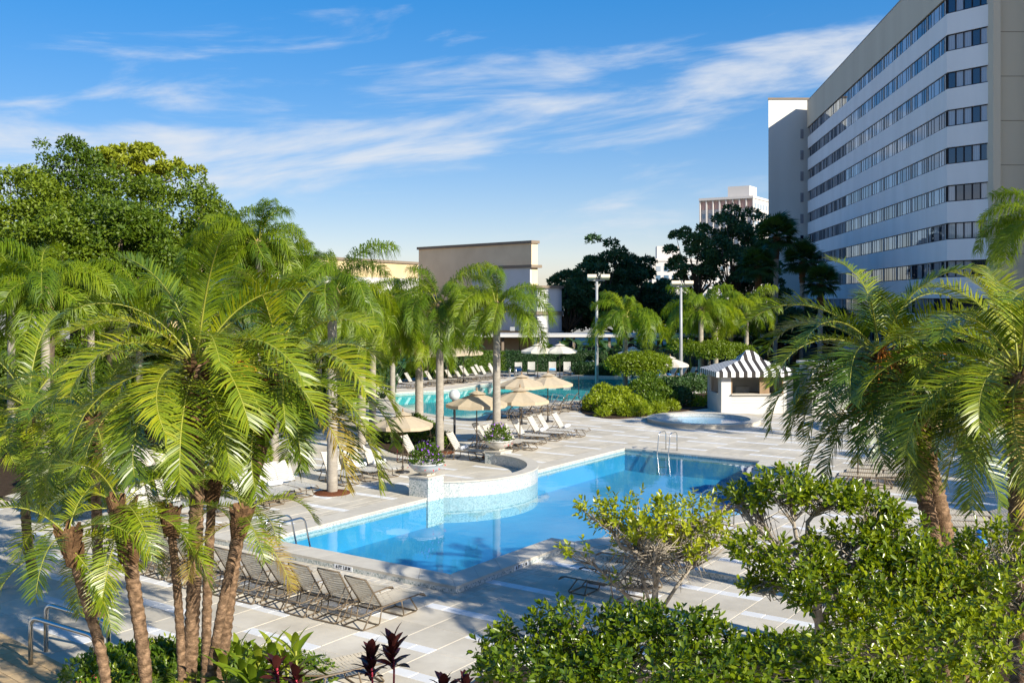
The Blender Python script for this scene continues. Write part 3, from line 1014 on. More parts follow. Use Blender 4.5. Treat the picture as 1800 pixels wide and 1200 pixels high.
# windows: panes with bars, in modules between dark piers
pane_mesh = {}
npane = 0
rest = MB(); bars = MB()
mod = [('p', 0.16), ('w', 0.22), ('p', 0.14), ('g', 0.62), ('g', 0.62), ('g', 1.35), ('g', 0.75), ('g', 0.75)]
modlen = sum(w for _, w in mod) + 0.30
for k in range(NB):
    z0 = SILL0 - FH * k; z1 = z0 + WH
    x = 0.35
    frame = MB(); pier = MB(); panes = []
    frame.box(0.0, -0.30, z0 + 0.001, FL, -0.04, z0 + 0.05)
    frame.box(0.0, -0.30, z1 - 0.07, FL, -0.04, z1 - 0.001)
    while x < FL - 1.2:
        for kind, w in mod:
            if x + w > FL - 0.6:
                x += w
                continue
            if kind == 'p':
                frame.box(x, -0.30, z0 + 0.05, x + w, -0.05, z1 - 0.07)
            elif kind == 'w':
                pier.box(x, -0.30, z0 + 0.05, x + w, -0.06, z1 - 0.07)
            else:
                frame.box(x - 0.03, -0.20, z0 + 0.05, x + 0.03, -0.05, z1 - 0.07)
                if npane < 258 and k < 8 and w > 0.6:
                    key = w
                    if key not in pane_mesh:
                        b = MB(); b.box(0, -0.01, 0, w - 0.06, 0.01, WH - 0.14); pane_mesh[key] = b.mesh('window_pane', 'window_glass')
                    panes.append(link('window_pane', pane_mesh[key], hotel, (x + 0.03, -0.08, z0 + 0.07)))
                    npane += 1
                else:
                    rest.box(x + 0.03, -0.09, z0 + 0.07, x + w - 0.03, -0.07, z1 - 0.07)
            x += w
        x += 0.06
    fo = frame.build('window_frame', 'dark_frame', hotel)
    for q_ in panes:
        q_.parent = fo
    pier.build('window_piers', 'pier_white', fo)
    # angled bay: one blind pane and four curtained ones
    fr = MB(ANG)
    fr.box(0.0, 0.06, z0 + 0.001, AL, 0.30, z0 + 0.07); fr.box(0.0, 0.06, z1 - 0.07, AL, 0.30, z1 - 0.001)
    for i in range(6):
        xx = AL * i / 5
        fr.box(max(0, xx - 0.035), 0.08, z0 + 0.07, min(AL, xx + 0.035), 0.25, z1 - 0.07)
    fo = fr.build('window_frame', 'dark_frame', hotel)
    for i in range(5):
        if npane < 300 and k < 8:
            b = MB(ANG); b.box(AL * i / 5 + 0.035, 0.14, z0 + 0.07, AL * (i + 1) / 5 - 0.035, 0.16, z1 - 0.07)
            b.build('window_pane', 'window_glass', fo); npane += 1
        else:
            rest2 = None
struct(rest.build('window_pane', 'window_glass', hotel), 'stuff')
# cross wing at the far end with its narrow window column
WM = Matrix.Rotation(-fa, 4, 'Z')
def wl2(x, y):   # world offset from NEAR into hotel-local
    p = WM @ Vector((x - NEAR.x, y - NEAR.y, 0)); return p.x, p.y
mb = MB(); mb.prism([wl2(35.0, 138.2), wl2(41.5, 138.2), wl2(52, 150), wl2(38.6, 150)], 0, 33.7)
mb.build('cross_wing', 'hotel_grey', hotel)
mb = MB(); mb.prism([wl2(34.9, 138.1), wl2(42, 138.1), wl2(52, 150.1), wl2(38.5, 150.1)], 33.702, 33.95)
mb.build('wing_cap', 'trim_brown', hotel)
for k in range(NB):
    zs = SILL0 - FH * k
    b = MB(WM); ox, oy = 39.35 - NEAR.x, 138.14 - NEAR.y
    b.box(ox, oy - 0.02, zs, ox + 0.42, oy + 0.04, zs + WH); b.build('slit_window', 'window_glass', hotel)
# stair tower at the right, going on beyond the frame
mb = MB(WM)
mb.box(35.46 - NEAR.x, 74.6 - NEAR.y, 0, 36.0 - NEAR.x, 78 - NEAR.y, ROOF + 1.5)
mb.build('stair_pier', 'hotel_beige', hotel)
mb = MB(WM); mb.box(36.002 - NEAR.x, 75.3 - NEAR.y, 0, 60 - NEAR.x, 92 - NEAR.y, ROOF + 1.5); mb.build('stair_tower', 'hotel_beige', hotel)
for k in range(10):
    z = 3.2 + 3.3 * k
    mb = MB(WM); mb.box(36.001 - NEAR.x, 75.285 - NEAR.y, z, 60 - NEAR.x, 75.299 - NEAR.y, z + 0.035); mb.build('panel_joint', 'trim_brown', hotel)
mb = MB(WM); mb.box(38.8 - NEAR.x, 66.5 - NEAR.y, 0, 60 - NEAR.x, 75.0 - NEAR.y, ROOF + 1.5); mb.build('unseen_shade_block', 'hotel_beige', hotel)  # unseen block added beyond the frame to throw shade on the tower face

def glazed_block(name, label, cat, loc, rotz, Wd, Dp, Ht, floors, bays, wallmat, fin, fz, corner=0.0, group=None, sidebays=6, pink=False):
    """far building: each window its own part, fins between the bays"""
    t = thing(name, label, cat, loc, rotz, group)
    mb = MB(); mb.box(0, 0, 0, Wd, Dp, Ht); mb.build('wall', wallmat, t)
    fh = (Ht - 1.2) / floors
    bw = Wd / bays
    wm = {}
    def win(x0, w, z, h, side=False):
        key = (round(w, 2), round(h, 2), side)
        if key not in wm:
            b = MB()
            b.box(0, 0, 0, w, 0.06, h) if not side else b.box(0, 0, 0, 0.06, w, h)
            wm[key] = b.mesh('window', 'far_glass')
        link('window', wm[key], t, (x0, -0.07, z) if not side else (-0.07, x0, z))
    for f in range(floors):
        z = f * fh + fh * 0.28
        if z + loc[2] < fz:
            continue
        for b in range(bays):
            win(b * bw + bw * 0.2, bw * 0.6, z, fh * 0.58)
        for b in range(sidebays):
            sb = Dp / sidebays
            win(b * sb + sb * 0.2, sb * 0.62, z, fh * 0.58, True)
    for b in range(sidebays + 1):
        sb = Dp / sidebays
        m = MB(); m.box(-fin, b * sb - 0.22, 0, -0.001, b * sb + 0.22, Ht); m.build('fin', wallmat, t)
    mb = MB(); mb.box(-fin - 0.3, -0.3, Ht + 0.002, Wd + 0.3, Dp + 0.3, Ht + 0.9); mb.build('roof_slab', wallmat, t)
    if pink:
        mb = MB(); mb.box(-0.12, 0.1, Ht - fh * 1.05, -0.08, Dp - 0.1, Ht - fh * 0.15); mb.build('top_band', 'tower_pink', t)
    mb = MB(); mb.box(1.0, 2.0, Ht + 0.902, 1.0 + Wd * 0.28, Dp * 0.5, Ht + 5.0); mb.build('roof_house', wallmat, t)
    return t
# left end of the near face sits at photograph column 1320, depth 380 m
far_t = glazed_block('office_tower', 'distant white tower with pinkish top floor behind the dark tree', 'tower', (W(1325, 500, 380).x, 380, 0), R(58), 30, 21, 44.5, 13, 9, 'tower_white', 1.1, 20, sidebays=8, pink=True)
glazed_block('hotel_block', 'distant low grey hotel with fins peeking between palm crowns', 'hotel', (W(1150, 500, 330).x, 330, 0), R(-4), 26, 16, 19.0, 6, 10, 'tower_white', 0.7, 6, sidebays=4)

# meeting hall behind the lagoon pool
hall = thing('meeting_hall', 'low tan meeting hall with brown coping behind the hedge', 'building', (0, 104, 0))
def hp(name, mat, *bx):
    mb = MB()
    for b in bx:
        mb.box(*b)
    return mb.build(name, mat, hall)
TW = Matrix.Translation((2.0, 0, 0)) @ Matrix.Rotation(R(133.8), 4, 'Z')
def tw(name, mat, *bx):
    mb = MB(TW)
    for b in bx:
        mb.box(*b)
    return mb.build(name, mat, hall)
tw('tall_wing', 'stucco_tan', (0, -0.9, 0, 18.5, 0, 12.2))
tw('wing_coping', 'trim_brown', (-0.15, -1.05, 12.202, 18.7, 0.15, 12.5))
tw('wing_ledge', 'trim_brown', (-0.35, -1.2, 9.7, 5.0, 0.35, 10.0))
tw('shade_grey_panel', 'stucco_shade_grey', (0.004, 0.002, 3.2, 9.0, 0.2, 9.698))  # same wall lower down, its shade painted as a grey panel
tw('dark_window', 'window_glass', (5.4, 0.202, 7.6, 6.9, 0.26, 9.1))
LW = Matrix.Translation((-22.0, 9.0, 0)) @ Matrix.Rotation(math.atan2(17, 9), 4, 'Z')
def lw_(name, mat, *bx):
    mb = MB(LW)
    for b in bx:
        mb.box(*b)
    return mb.build(name, mat, hall)
mb = MB(); q = smooth_poly([(2.302, -1.0), (4.2, -0.6), (5.0, 0.6), (5.0, 4), (2.302, 4)], 5); mb.prism(q, 0, 7.6); mb.build('round_bay', 'stucco_shade_grey', hall, False)
q2 = offset(q, 0.22) if area(q) > 0 else offset(q[::-1], 0.22)
mb = MB(); mb.prism(q2, 4.9, 5.25); mb.build('bay_ledge', 'trim_brown', hall)
mb = MB(); mb.prism(q2, 7.602, 7.85); mb.build('bay_coping', 'trim_brown', hall)
mb = MB(); mb.prism(q2, 2.75, 3.1); mb.build('bay_ledge', 'trim_brown', hall)
lw_('low_wing', 'stucco_cream', (-22, 0, 0, 21, 12, 11.0))
lw_('low_coping', 'trim_brown', (-22.2, -0.2, 11.002, 21.2, 12.2, 11.3))
lw_('white_canopy', 'roof_white', (-22, -3.5, 6.9, 21, -0.002, 9.0))
lw_('canopy_trim', 'stucco_cream', (-22.1, -3.6, 6.4, 21.1, -0.003, 6.898))
lw_('vent', 'dark_frame', (4.2, -0.06, 9.75, 4.6, -0.001, 10.0))
for x in (-3.1, -0.2):
    hp('floodlight', 'grey_metal', (x, -0.9, 3.25, x + 0.5, -0.45, 3.65), (x + 0.2, -0.45, 3.4, x + 0.3, -0.301, 3.5))

# covered walkway
wk = thing('covered_walkway', 'flat roofed covered walkway on slim brown posts behind the hedge', 'walkway', (0, 98, 0))
mb = MB(); mb.box(-5.0, -1.6, 2.78, 24.0, 2.4, 2.86); mb.build('roof_soffit', 'trim_brown', wk)
mb = MB(); mb.box(-5.2, -1.85, 2.862, 24.2, 2.6, 3.12); mb.build('roof_fascia', 'roof_white', wk)
for k in range(9):
    mb = MB(); x = -4.4 + 3.4 * k
    mb.box(x, -1.2, 0, x + 0.24, -0.96, 2.778); mb.build('post', 'trim_brown', wk)
mb = MB(); mb.box(-5.0, 2.6, 0, 2.2, 2.8, 2.77); mb.build('back_wall', 'stucco_tan', wk)
for k in range(3):
    mb = MB(); mb.box(-3.9 + 2.3 * k, 2.54, 0, -3.8 + 2.3 * k, 2.598, 2.75); mb.build('wall_joint', 'trim_brown', wk)

# cabana bar
cab = thing('cabana', 'small white pool cabana with black and white striped awning', 'cabana', G(1268, 727), R(3))
CWD, CDP = 4.1, 3.2
def cp(name, mat, *bx):
    mb = MB()
    for b in bx:
        mb.box(*b)
    return mb.build(name, mat, cab)
for x in (0, 0.95, CWD - 1.2, CWD - 0.28):
    pass
cp('corner_post', 'siding', (0, 0, 0, 0.55, 0.16, 2.25))
cp('corner_post', 'siding', (CWD - 0.55, 0, 0, CWD, 0.16, 2.25))
cp('side_wall', 'siding', (0, 0.162, 0, 0.12, 0.7, 2.25), (0, 0.7, 0, 0.12, CDP - 0.5, 1.05), (0, CDP - 0.5, 0, 0.12, CDP, 2.25))
cp('side_wall', 'siding', (CWD - 0.12, 0.162, 0, CWD, CDP, 2.25))
cp('back_wall', 'siding', (0.122, CDP - 0.14, 0, CWD - 0.122, CDP, 2.25))
for k in range(7):
    cp('siding_board', 'siding', (0.552, 0.02 + 0.004 * (k % 2), 0.004 + 0.15 * k, CWD - 0.552, 0.14, 0.146 + 0.15 * k))
cp('counter', 'coping', (0.552, -0.14, 1.06, CWD - 0.552, 0.40, 1.11))
for bx_ in ((0.552, 0.0, 1.112, 0.62, 0.15, 2.25), (CWD - 0.62, 0.0, 1.112, CWD - 0.552, 0.15, 2.25), (2.2, 0.03, 1.112, 2.75, 0.12, 2.25)):
    cp('window_trim', 'wood_tan', bx_)
cp('header', 'siding', (0.62, 0.0, 2.10, CWD - 0.62, 0.15, 2.249))
cp('back_counter', 'wood_tan', (0.13, CDP - 0.8, 0, CWD - 0.13, CDP - 0.15, 0.95))
cp('white_box', 'white_glaze', (1.5, CDP - 0.7, 0.951, 2.3, CDP - 0.3, 1.3))
# hipped awning with a raised cap; cloth carries its own stripe count
def cloth(name, quads, parent):
    mb = MB(); us = []
    for q, uu in quads:
        n = len(q)
        mb.add(q, [tuple(range(n))]); us += uu
    mb.uvs = us
    return mb.build(name, 'awning', parent)
e0, e1, f0, f1 = -0.38, CWD + 0.38, -0.42, CDP + 0.38
r0, r1, s0, s1 = CWD * 0.5 - 0.5, CWD * 0.5 + 0.5, CDP * 0.5 - 0.35, CDP * 0.5 + 0.35
ze, zr, zv = 2.36, 3.02, 2.08
cloth('awning_roof', [
    ([(e0, f0, ze), (e1, f0, ze), (r1, s0, zr), (r0, s0, zr)], [(e0, 0), (e1, 0), (r1, 1), (r0, 1)]),
    ([(e0, f1, ze), (e0, f0, ze), (r0, s0, zr), (r0, s1, zr)], [(f1, 0), (f0, 0), (s0, 1), (s1, 1)]),
    ([(e1, f0, ze), (e1, f1, ze), (r1, s1, zr), (r1, s0, zr)], [(f0, 0), (f1, 0), (s1, 1), (s0, 1)]),
    ([(e1, f1, ze), (e0, f1, ze), (r0, s1, zr), (r1, s1, zr)], [(e1, 0), (e0, 0), (r0, 1), (r1, 1)])], cab)
cloth('awning_valance', [
    ([(e0, f0, zv), (e1, f0, zv), (e1, f0, ze), (e0, f0, ze)], [(e0, 0), (e1, 0), (e1, 1), (e0, 1)]),
    ([(e0, f1, zv), (e0, f0, zv), (e0, f0, ze), (e0, f1, ze)], [(f1, 0), (f0, 0), (f0, 1), (f1, 1)]),
    ([(e1, f0, zv), (e1, f1, zv), (e1, f1, ze), (e1, f0, ze)], [(f0, 0), (f1, 0), (f1, 1), (f0, 1)])], cab)
t0, t1, g0, g1 = r0 - 0.12, r1 + 0.12, s0 - 0.12, s1 + 0.12
ax, ay, za = CWD * 0.5, CDP * 0.5, 3.48
cloth('awning_cap', [
    ([(t0, g0, 3.05), (t1, g0, 3.05), (ax + 0.2, ay, za), (ax - 0.2, ay, za)], [(t0, 0), (t1, 0), (ax + 0.2, 1), (ax - 0.2, 1)]),
    ([(t0, g1, 3.05), (t0, g0, 3.05), (ax - 0.2, ay, za)], [(g1, 0), (g0, 0), (ay, 1)]),
    ([(t1, g0, 3.05), (t1, g1, 3.05), (ax + 0.2, ay, za)], [(g0, 0), (g1, 0), (ay, 1)]),
    ([(t1, g1, 3.05), (t0, g1, 3.05), (ax - 0.2, ay, za), (ax + 0.2, ay, za)], [(t1, 0), (t0, 0), (ax - 0.2, 1), (ax + 0.2, 1)]),
    ([(t0, g0, 2.92), (t1, g0, 2.92), (t1, g0, 3.05), (t0, g0, 3.05)], [(t0, 0), (t1, 0), (t1, 1), (t0, 1)]),
    ([(t0, g1, 2.92), (t0, g0, 2.92), (t0, g0, 3.05), (t0, g1, 3.05)], [(g1, 0), (g0, 0), (g0, 1), (g1, 1)])], cab)
# white shed seen through the right palm
shed = thing('storage_shed', 'white storage shed half hidden by palm fronds beside the cabana', 'shed', (W(1428, 650, 56).x, 56, 0))
mb = MB(); mb.box(0, 0, 0, 2.0, 2.5, 2.75); mb.build('wall', 'siding', shed)
mb = MB(); mb.box(-0.15, -0.15, 2.752, 2.15, 2.65, 2.9); mb.build('roof', 'roof_white', shed)

# ---------------------------------------------------------------- furniture
def strap_mesh(mb, p0, p1, half, n, wid, gap_sag=0.012):
    """n cross straps between two points of the side rails"""
    p0, p1 = Vector(p0), Vector(p1)
    d = (p1 - p0)
    L = d.length
    d.normalize()
    nn = Vector((0, 1, 0)).cross(d) * -1
    if nn.z < 0:
        nn = -nn
    for k in range(n):
        c = p0 + d * (L * (k + 0.5) / n)
        vs = []
        for y, s in ((-half, 0.0), (-half * 0.5, -0.75), (0, -1.0), (half * 0.5, -0.75), (half, 0.0)):
            q = c + nn * (0.022 + gap_sag * s * 2.0)
            vs.append((q.x - d.x * wid / 2, y, q.z - d.z * wid / 2))
            vs.append((q.x + d.x * wid / 2, y, q.z + d.z * wid / 2))
        mb.add(vs, [(2 * i, 2 * i + 1, 2 * i + 3, 2 * i + 2) for i in range(4)])

def make_lounger(kind, back, frame_mat='bronze_frame'):
    """local +x = foot end, hinge of the back at x = 0"""
    t = thing('sun_lounger', 'x', 'sun lounger', (0, 0, -50))
    zs, hw, r = 0.36, 0.33, 0.016
    L = 1.28
    mb = MB()
    for s in (-1, 1):
        y = s * hw
        mb.tube([(-0.62, y, zs - 0.03), (-0.1, y, zs), (L - 0.12, y, zs), (L - 0.03, y, zs - 0.02), (L + 0.03, y, zs - 0.08)], r, 7)
    mb.tube([(L + 0.03, -hw, zs - 0.08), (L + 0.03, hw, zs - 0.08)], r, 7)
    mb.tube([(0.0, -hw, zs - 0.02), (0.0, hw, zs - 0.02)], r * 0.8, 6)
    mb.tube([(-0.62, -hw, zs - 0.03), (-0.62, hw, zs - 0.03)], r * 0.9, 6)
    mb.build('side_rail', frame_mat, t, True)
    for x0, x1 in ((-0.30, -0.52), (0.82, 1.06)):
        mb = MB()
        mb.tube([(x0, -hw, zs), (x1, -hw + 0.01, 0.05), (x1, -hw + 0.05, r), (x1, hw - 0.05, r), (x1, hw - 0.01, 0.05), (x0, hw, zs)], r, 7)
        xm = x0 + (0.28 if x0 < 0 else -0.26)
        mb.tube([(xm, -hw, zs), (x1 + (0.44 if x0 < 0 else -0.42), -hw + 0.01, 0.05), (x1 + (0.44 if x0 < 0 else -0.42), -hw + 0.05, r), (x1 + (0.44 if x0 < 0 else -0.42), hw - 0.05, r), (x1 + (0.44 if x0 < 0 else -0.42), hw - 0.01, 0.05), (xm, hw, zs)], r * 0.9, 7)
        for s in (-1, 1):
            xx = x1 + (0.44 if x0 < 0 else -0.42)
            mb.tube([(x1, s * (hw - 0.04), r), (xx, s * (hw - 0.04), r)], r * 0.9, 6)
        mb.build('leg_frame', frame_mat, t, True)
    a = R(back)
    BL = 0.80
    tx, tz = -BL * math.cos(a), zs + BL * math.sin(a)
    mb = MB()
    for s in (-1, 1):
        mb.tube([(0.0, s * (hw - 0.025), zs), (tx * 0.94, s * (hw - 0.025), zs + (tz - zs) * 0.94), (tx, s * (hw - 0.06), tz)], r * 0.9, 7)
    mb.tube([(tx, -hw + 0.06, tz), (tx, hw - 0.06, tz)], r * 0.9, 7)
    if back > 10:
        for s in (-1, 1):
            mb.tube([(tx * 0.5, s * (hw - 0.03), zs + (tz - zs) * 0.5), (-0.46, s * (hw - 0.02), zs - 0.02)], r * 0.7, 6)
    mb.build('back_frame', frame_mat, t, True)
    sm = 'white_strap' if kind == 'white' else 'cream_strap'
    mb = MB(); strap_mesh(mb, (0.03, 0, zs), (L - 0.06, 0, zs), hw, 17, 0.060); mb.build('seat_straps', sm, t)
    mb = MB(); strap_mesh(mb, (-0.03 * math.cos(a), 0, zs + 0.03 * math.sin(a)), (tx, 0, tz), hw - 0.02, 11, 0.058); mb.build('back_straps', sm, t)
    return remember(t)

PROTO = {}
def lounger(p, ang, kind='cream', back=52, label='', group='', towel=None):
    key = (kind, back)
    if key not in PROTO:
        PROTO[key] = make_lounger(kind, back)
    src = PROTO[key]
    if src.location.z < -40:
        o = src
    else:
        o = copy_tree(src)
    o.location = (p[0], p[1], p[2] if len(p) > 2 else 0.0)
    o.rotation_euler = (0, 0, ang)
    tag(o, label + (' with towel' if towel else ''), 'sun lounger', group)
    if towel:
        q = Vector((p[0], p[1], 0)) + Vector((math.cos(ang), math.sin(ang), 0)) * 0.25
        mb = MB()
        prof = [(0.001, -0.26), (0.07, -0.26), (0.082, -0.24), (0.082, 0.24), (0.07, 0.26), (0.001, 0.26)]
        mb.lathe(prof, 14)
        m = mb.mesh('rolled_towel', towel, True)
        t = link('rolled_towel', m, None, (q.x, q.y, (p[2] if len(p) > 2 else 0.0) + 0.47), (R(90), 0, ang))
        tag(t, ('white' if 'white' in towel else 'blue') + ' towel rolled up on a lounger of the ' + group, 'towel', ('white' if 'white' in towel else 'blue') + ' towels on ' + group)
    return o

def row(px0, px1, n, ang, kind, back, label, group, z=0.0, jit=0.05, towel=None, tp=0.0):
    a, b = G(px0[0], px0[1], z), G(px1[0], px1[1], z)
    for k in range(n):
        p = a.lerp(b, k / max(1, n - 1))
        p = Vector((p.x + random.uniform(-jit, jit), p.y + random.uniform(-jit, jit), z))
        bk = back if not isinstance(back, (list, tuple)) else random.choice(back)
        lounger(p, ang + random.uniform(-0.05, 0.05), kind, bk, label, group, towel if random.random() < tp else None)

# near row, backs to the terrace, feet to the pool (direction u), running along v
A0 = to_uv(*G(650, 1093, LOW).xy)
for k in range(11):
    u, v = A0[0] - 0.02 + random.uniform(-0.06, 0.06), A0[1] + 0.80 * k
    p = uv(u, v, LOW)
    lounger(p, UANG + random.uniform(-0.05, 0.05), 'cream', 58 if k % 3 else 54, 'end lounger of the long bronze row, next to the pool corner' if k == 0 else 'bronze framed strap lounger in the long row facing the pool curb', 'loungers along the near pool curb', None)
# one at the bottom edge by the red plants
lounger(G(560, 1215, LOW), UANG - 0.35, 'cream', 12, 'lounger lying nearly flat beside the red cordyline plants', 'single lounger')
# behind the pool on the left, angled to the water
AB = math.atan2(-0.72, 0.69)
for i, (x, y) in enumerate([(625, 838), (660, 832), (588, 846), (476, 872), (452, 880), (430, 888), (505, 866), (300, 905), (255, 915), (370, 896)]):
    lounger(G(x, y), AB + random.uniform(-0.06, 0.06), 'white', 58, 'white strap lounger with raised back on the deck left of the mosaic pillar', 'loungers left of the mosaic pillar', 'white_towel' if i in (0, 1, 3) else None)
# around the flower bowls
for i, (x, y) in enumerate([(806, 806), (725, 812), (868, 790), (900, 788), (850, 786)]):
    lounger(G(x, y), R(-22) + random.uniform(-0.05, 0.05), 'white', 58, 'white strap lounger on the deck between the tall palm trunks', 'loungers between the tall palms', 'white_towel' if i in (0, 2) else None)
for i, (x, y) in enumerate([(918, 778), (945, 772), (962, 768), (988, 765)]):
    lounger(G(x, y), R(-22) + random.uniform(-0.05, 0.05), 'white', 58, 'white strap lounger on open deck right of the flower bowl', 'loungers right of the flower bowl', 'white_towel' if i % 2 else None)
# along the near bank of the lagoon pool, facing away to the left
row((893, 738), (1035, 716), 9, R(172), 'cream', 55, 'cream strap lounger lined up along the near bank of the turquoise pool', 'loungers on the near bank of the turquoise pool')
# far bank on the left
row((705, 682), (868, 664), 11, R(-18), 'white', 58, 'white lounger with raised back on the far bank below the hedge', 'loungers on the far bank below the hedge')
row((790, 668), (868, 660), 4, R(-18), 'white', 58, 'white lounger in the second line close under the hedge', 'loungers in second line under the hedge')
for x, y in ((911, 659), (934, 658), (971, 658), (997, 658)):
    lounger(G(x, y), R(-92), 'white', 62, 'white lounger facing the pool under the shaded hedge', 'loungers in front of the shaded hedge', 'blue_towel' if x in (911, 971) else None)
row((1162, 668), (1248, 668), 6, R(-160), 'white', 58, 'white lounger with blue towel in the shade behind the round topiary', 'loungers behind the topiary', 0.0, 0.05, 'blue_towel', 0.7)
# right of the pool under the small bare tree, feet to the water (direction v)
VANG = UANG + math.pi / 2
B0 = to_uv(*G(1085, 1050, LOW).xy)
for k in range(7):
    p = uv(B0[0] + 0.95 * k, B0[1] + 0.05 * k, LOW if B0[0] + 0.95 * k < U_JOG - 0.8 else 0)
    lounger(p, VANG + random.uniform(-0.06, 0.06), 'cream', 50, 'bronze framed lounger behind the small bare branched tree', 'loungers behind the bare branched tree')
# further right, lying flat
for k in range(6):
    p = G(1540, 855) + Vector((UX, UY, 0)) * 0.9 * k
    lounger(p, R(158), 'cream', 6, 'flat strap lounger on sunny deck behind the dark umbrella pole', 'flat loungers by the umbrella pole')
for k in range(6):
    p = G(1745, 985) + Vector((UX, UY, 0)) * 0.85 * k + Vector((-0.35, 0.1, 0)) * k * 0.4
    lounger(p, R(168), 'cream', 20 if k != 0 else 50, 'dark framed lounger in shade beside the twin trunk date palm', 'loungers beside the twin trunk palm', 'blue_towel' if k in (0, 1) else None)

# umbrellas
def make_umbrella(mat):
    t = thing('umbrella', 'x', 'umbrella', (0, 0, -60))
    mb = MB(); mb.lathe([(0.30, 0), (0.30, 0.05), (0.06, 0.09), (0.035, 0.30), (0.02, 0.31)], 16); mb.build('base', 'dark_metal', t, True)
    mb = MB(); mb.tube([(0, 0, 0.05), (0, 0, 2.55)], 0.024, 8); mb.build('pole', 'bronze_pole', t, True)
    n = 8
    Rr, ze, zt = 1.32, 2.02, 2.48
    for k in range(n):
        a0, a1 = 2 * math.pi * k / n, 2 * math.pi * (k + 1) / n
        mb = MB()
        rows_ = []
        for i in range(5):
            f = i / 4
            rr = 0.22 + (Rr - 0.22) * f
            zz = zt - 0.07 - (zt - 0.07 - ze) * (f ** 1.1)
            rows_.append([(rr * math.cos(a) * s, rr * math.sin(a) * s, zz - d) for a, s, d in ((a0, 1, 0), ((a0 + a1) / 2, math.cos((a1 - a0) / 2) * 0.985, 0.035 * f), (a1, 1, 0))])
        vs = [p for r_ in rows_ for p in r_]
        fs = []
        for i in range(4):
            for j in range(2):
                fs.append((i * 3 + j, (i + 1) * 3 + j, (i + 1) * 3 + j + 1, i * 3 + j + 1))
        o = len(vs)
        vs += [(p[0], p[1], p[2] - 0.14) for p in rows_[-1]]
        fs += [(12 + j, o + j, o + j + 1, 13 + j) for j in range(2)]
        mb.add(vs, fs)
        mb.build('canopy_panel', mat, t)
    mb = MB()
    for k in range(n):
        a = 2 * math.pi * k / n
        mb.tube([(0.02 * math.cos(a), 0.02 * math.sin(a), zt - 0.1), (Rr * 0.98 * math.cos(a), Rr * 0.98 * math.sin(a), ze - 0.02)], 0.010, 5)
        mb.tube([(0.02 * math.cos(a), 0.02 * math.sin(a), 1.75), (Rr * 0.55 * math.cos(a), Rr * 0.55 * math.sin(a), ze + 0.17)], 0.008, 5)
    mb.build('ribs', 'bronze_pole', t)
    mb = MB()
    vs = [(0, 0, zt + 0.10)] + [(0.42 * math.cos(2 * math.pi * k / n), 0.42 * math.sin(2 * math.pi * k / n), zt - 0.045) for k in range(n)]
    mb.add(vs, [(0, 1 + k, 1 + (k + 1) % n) for k in range(n)]); vc = mb.build('vent_cap', mat, t)
    mb = MB(); mb.lathe([(0.03, zt + 0.06), (0.045, zt + 0.12), (0.02, zt + 0.16), (0.035, zt + 0.20), (0.001, zt + 0.24)], 10); mb.build('finial', 'wood_tan', vc, True)
    return remember(t)
UP = {}
def umbrella(p, mat, rot, label, group='tan umbrellas around the pools', s=1.0):
    if mat not in UP:
        UP[mat] = make_umbrella(mat)
    src = UP[mat]
    o = src if src.location.z < -50 else copy_tree(src)
    o.location = (p[0], p[1], 0); o.rotation_euler = (0, 0, rot); o.scale = (s, s, s)
    tag(o, label, 'umbrella', group)
umbrella(G(838, 793), 'canvas', 0.2, 'tan umbrella standing beside the globe lamp post')
umbrella(G(914, 783), 'canvas', 0.5, 'tan umbrella standing behind the purple flower bowl')
umbrella(G(917, 745), 'canvas', 0.1, 'pale tan umbrella nearest the lounger row on the turquoise pool bank')
umbrella(G(963, 741), 'canvas', 0.6, 'pale tan umbrella over the middle of the lounger row on the pool bank')
umbrella(G(708, 830), 'canvas', 0.35, 'sunlit yellow tan umbrella half hidden by palm fronds', s=0.88)
for x, y in ((752, 676), (787, 674), (815, 672)):
    umbrella(G(x, y), 'canvas', random.random(), 'tan umbrella above the far bank loungers in front of the hedge', 'umbrellas on the far bank', 1.15)
for x in (945, 984):
    umbrella(G(x, 664), 'pale_canvas', random.random(), 'pale umbrella in the shade by the dark hedge', 'umbrellas by the dark hedge', 1.1)
umbrella(G(1178, 692), 'pale_canvas', 0.3, 'pale umbrella behind the round topiary')
umbrella(G(1112, 664), 'pale_canvas', 0.3, 'pale umbrella showing just above the round topiary')
umbrella(G(1508, 852), 'pale_canvas', 0.3, 'cream umbrella on a dark pole below the right palm fronds')
umbrella(G(205, 930), 'pale_canvas', 0.3, 'pale tan umbrella behind the palm cluster')

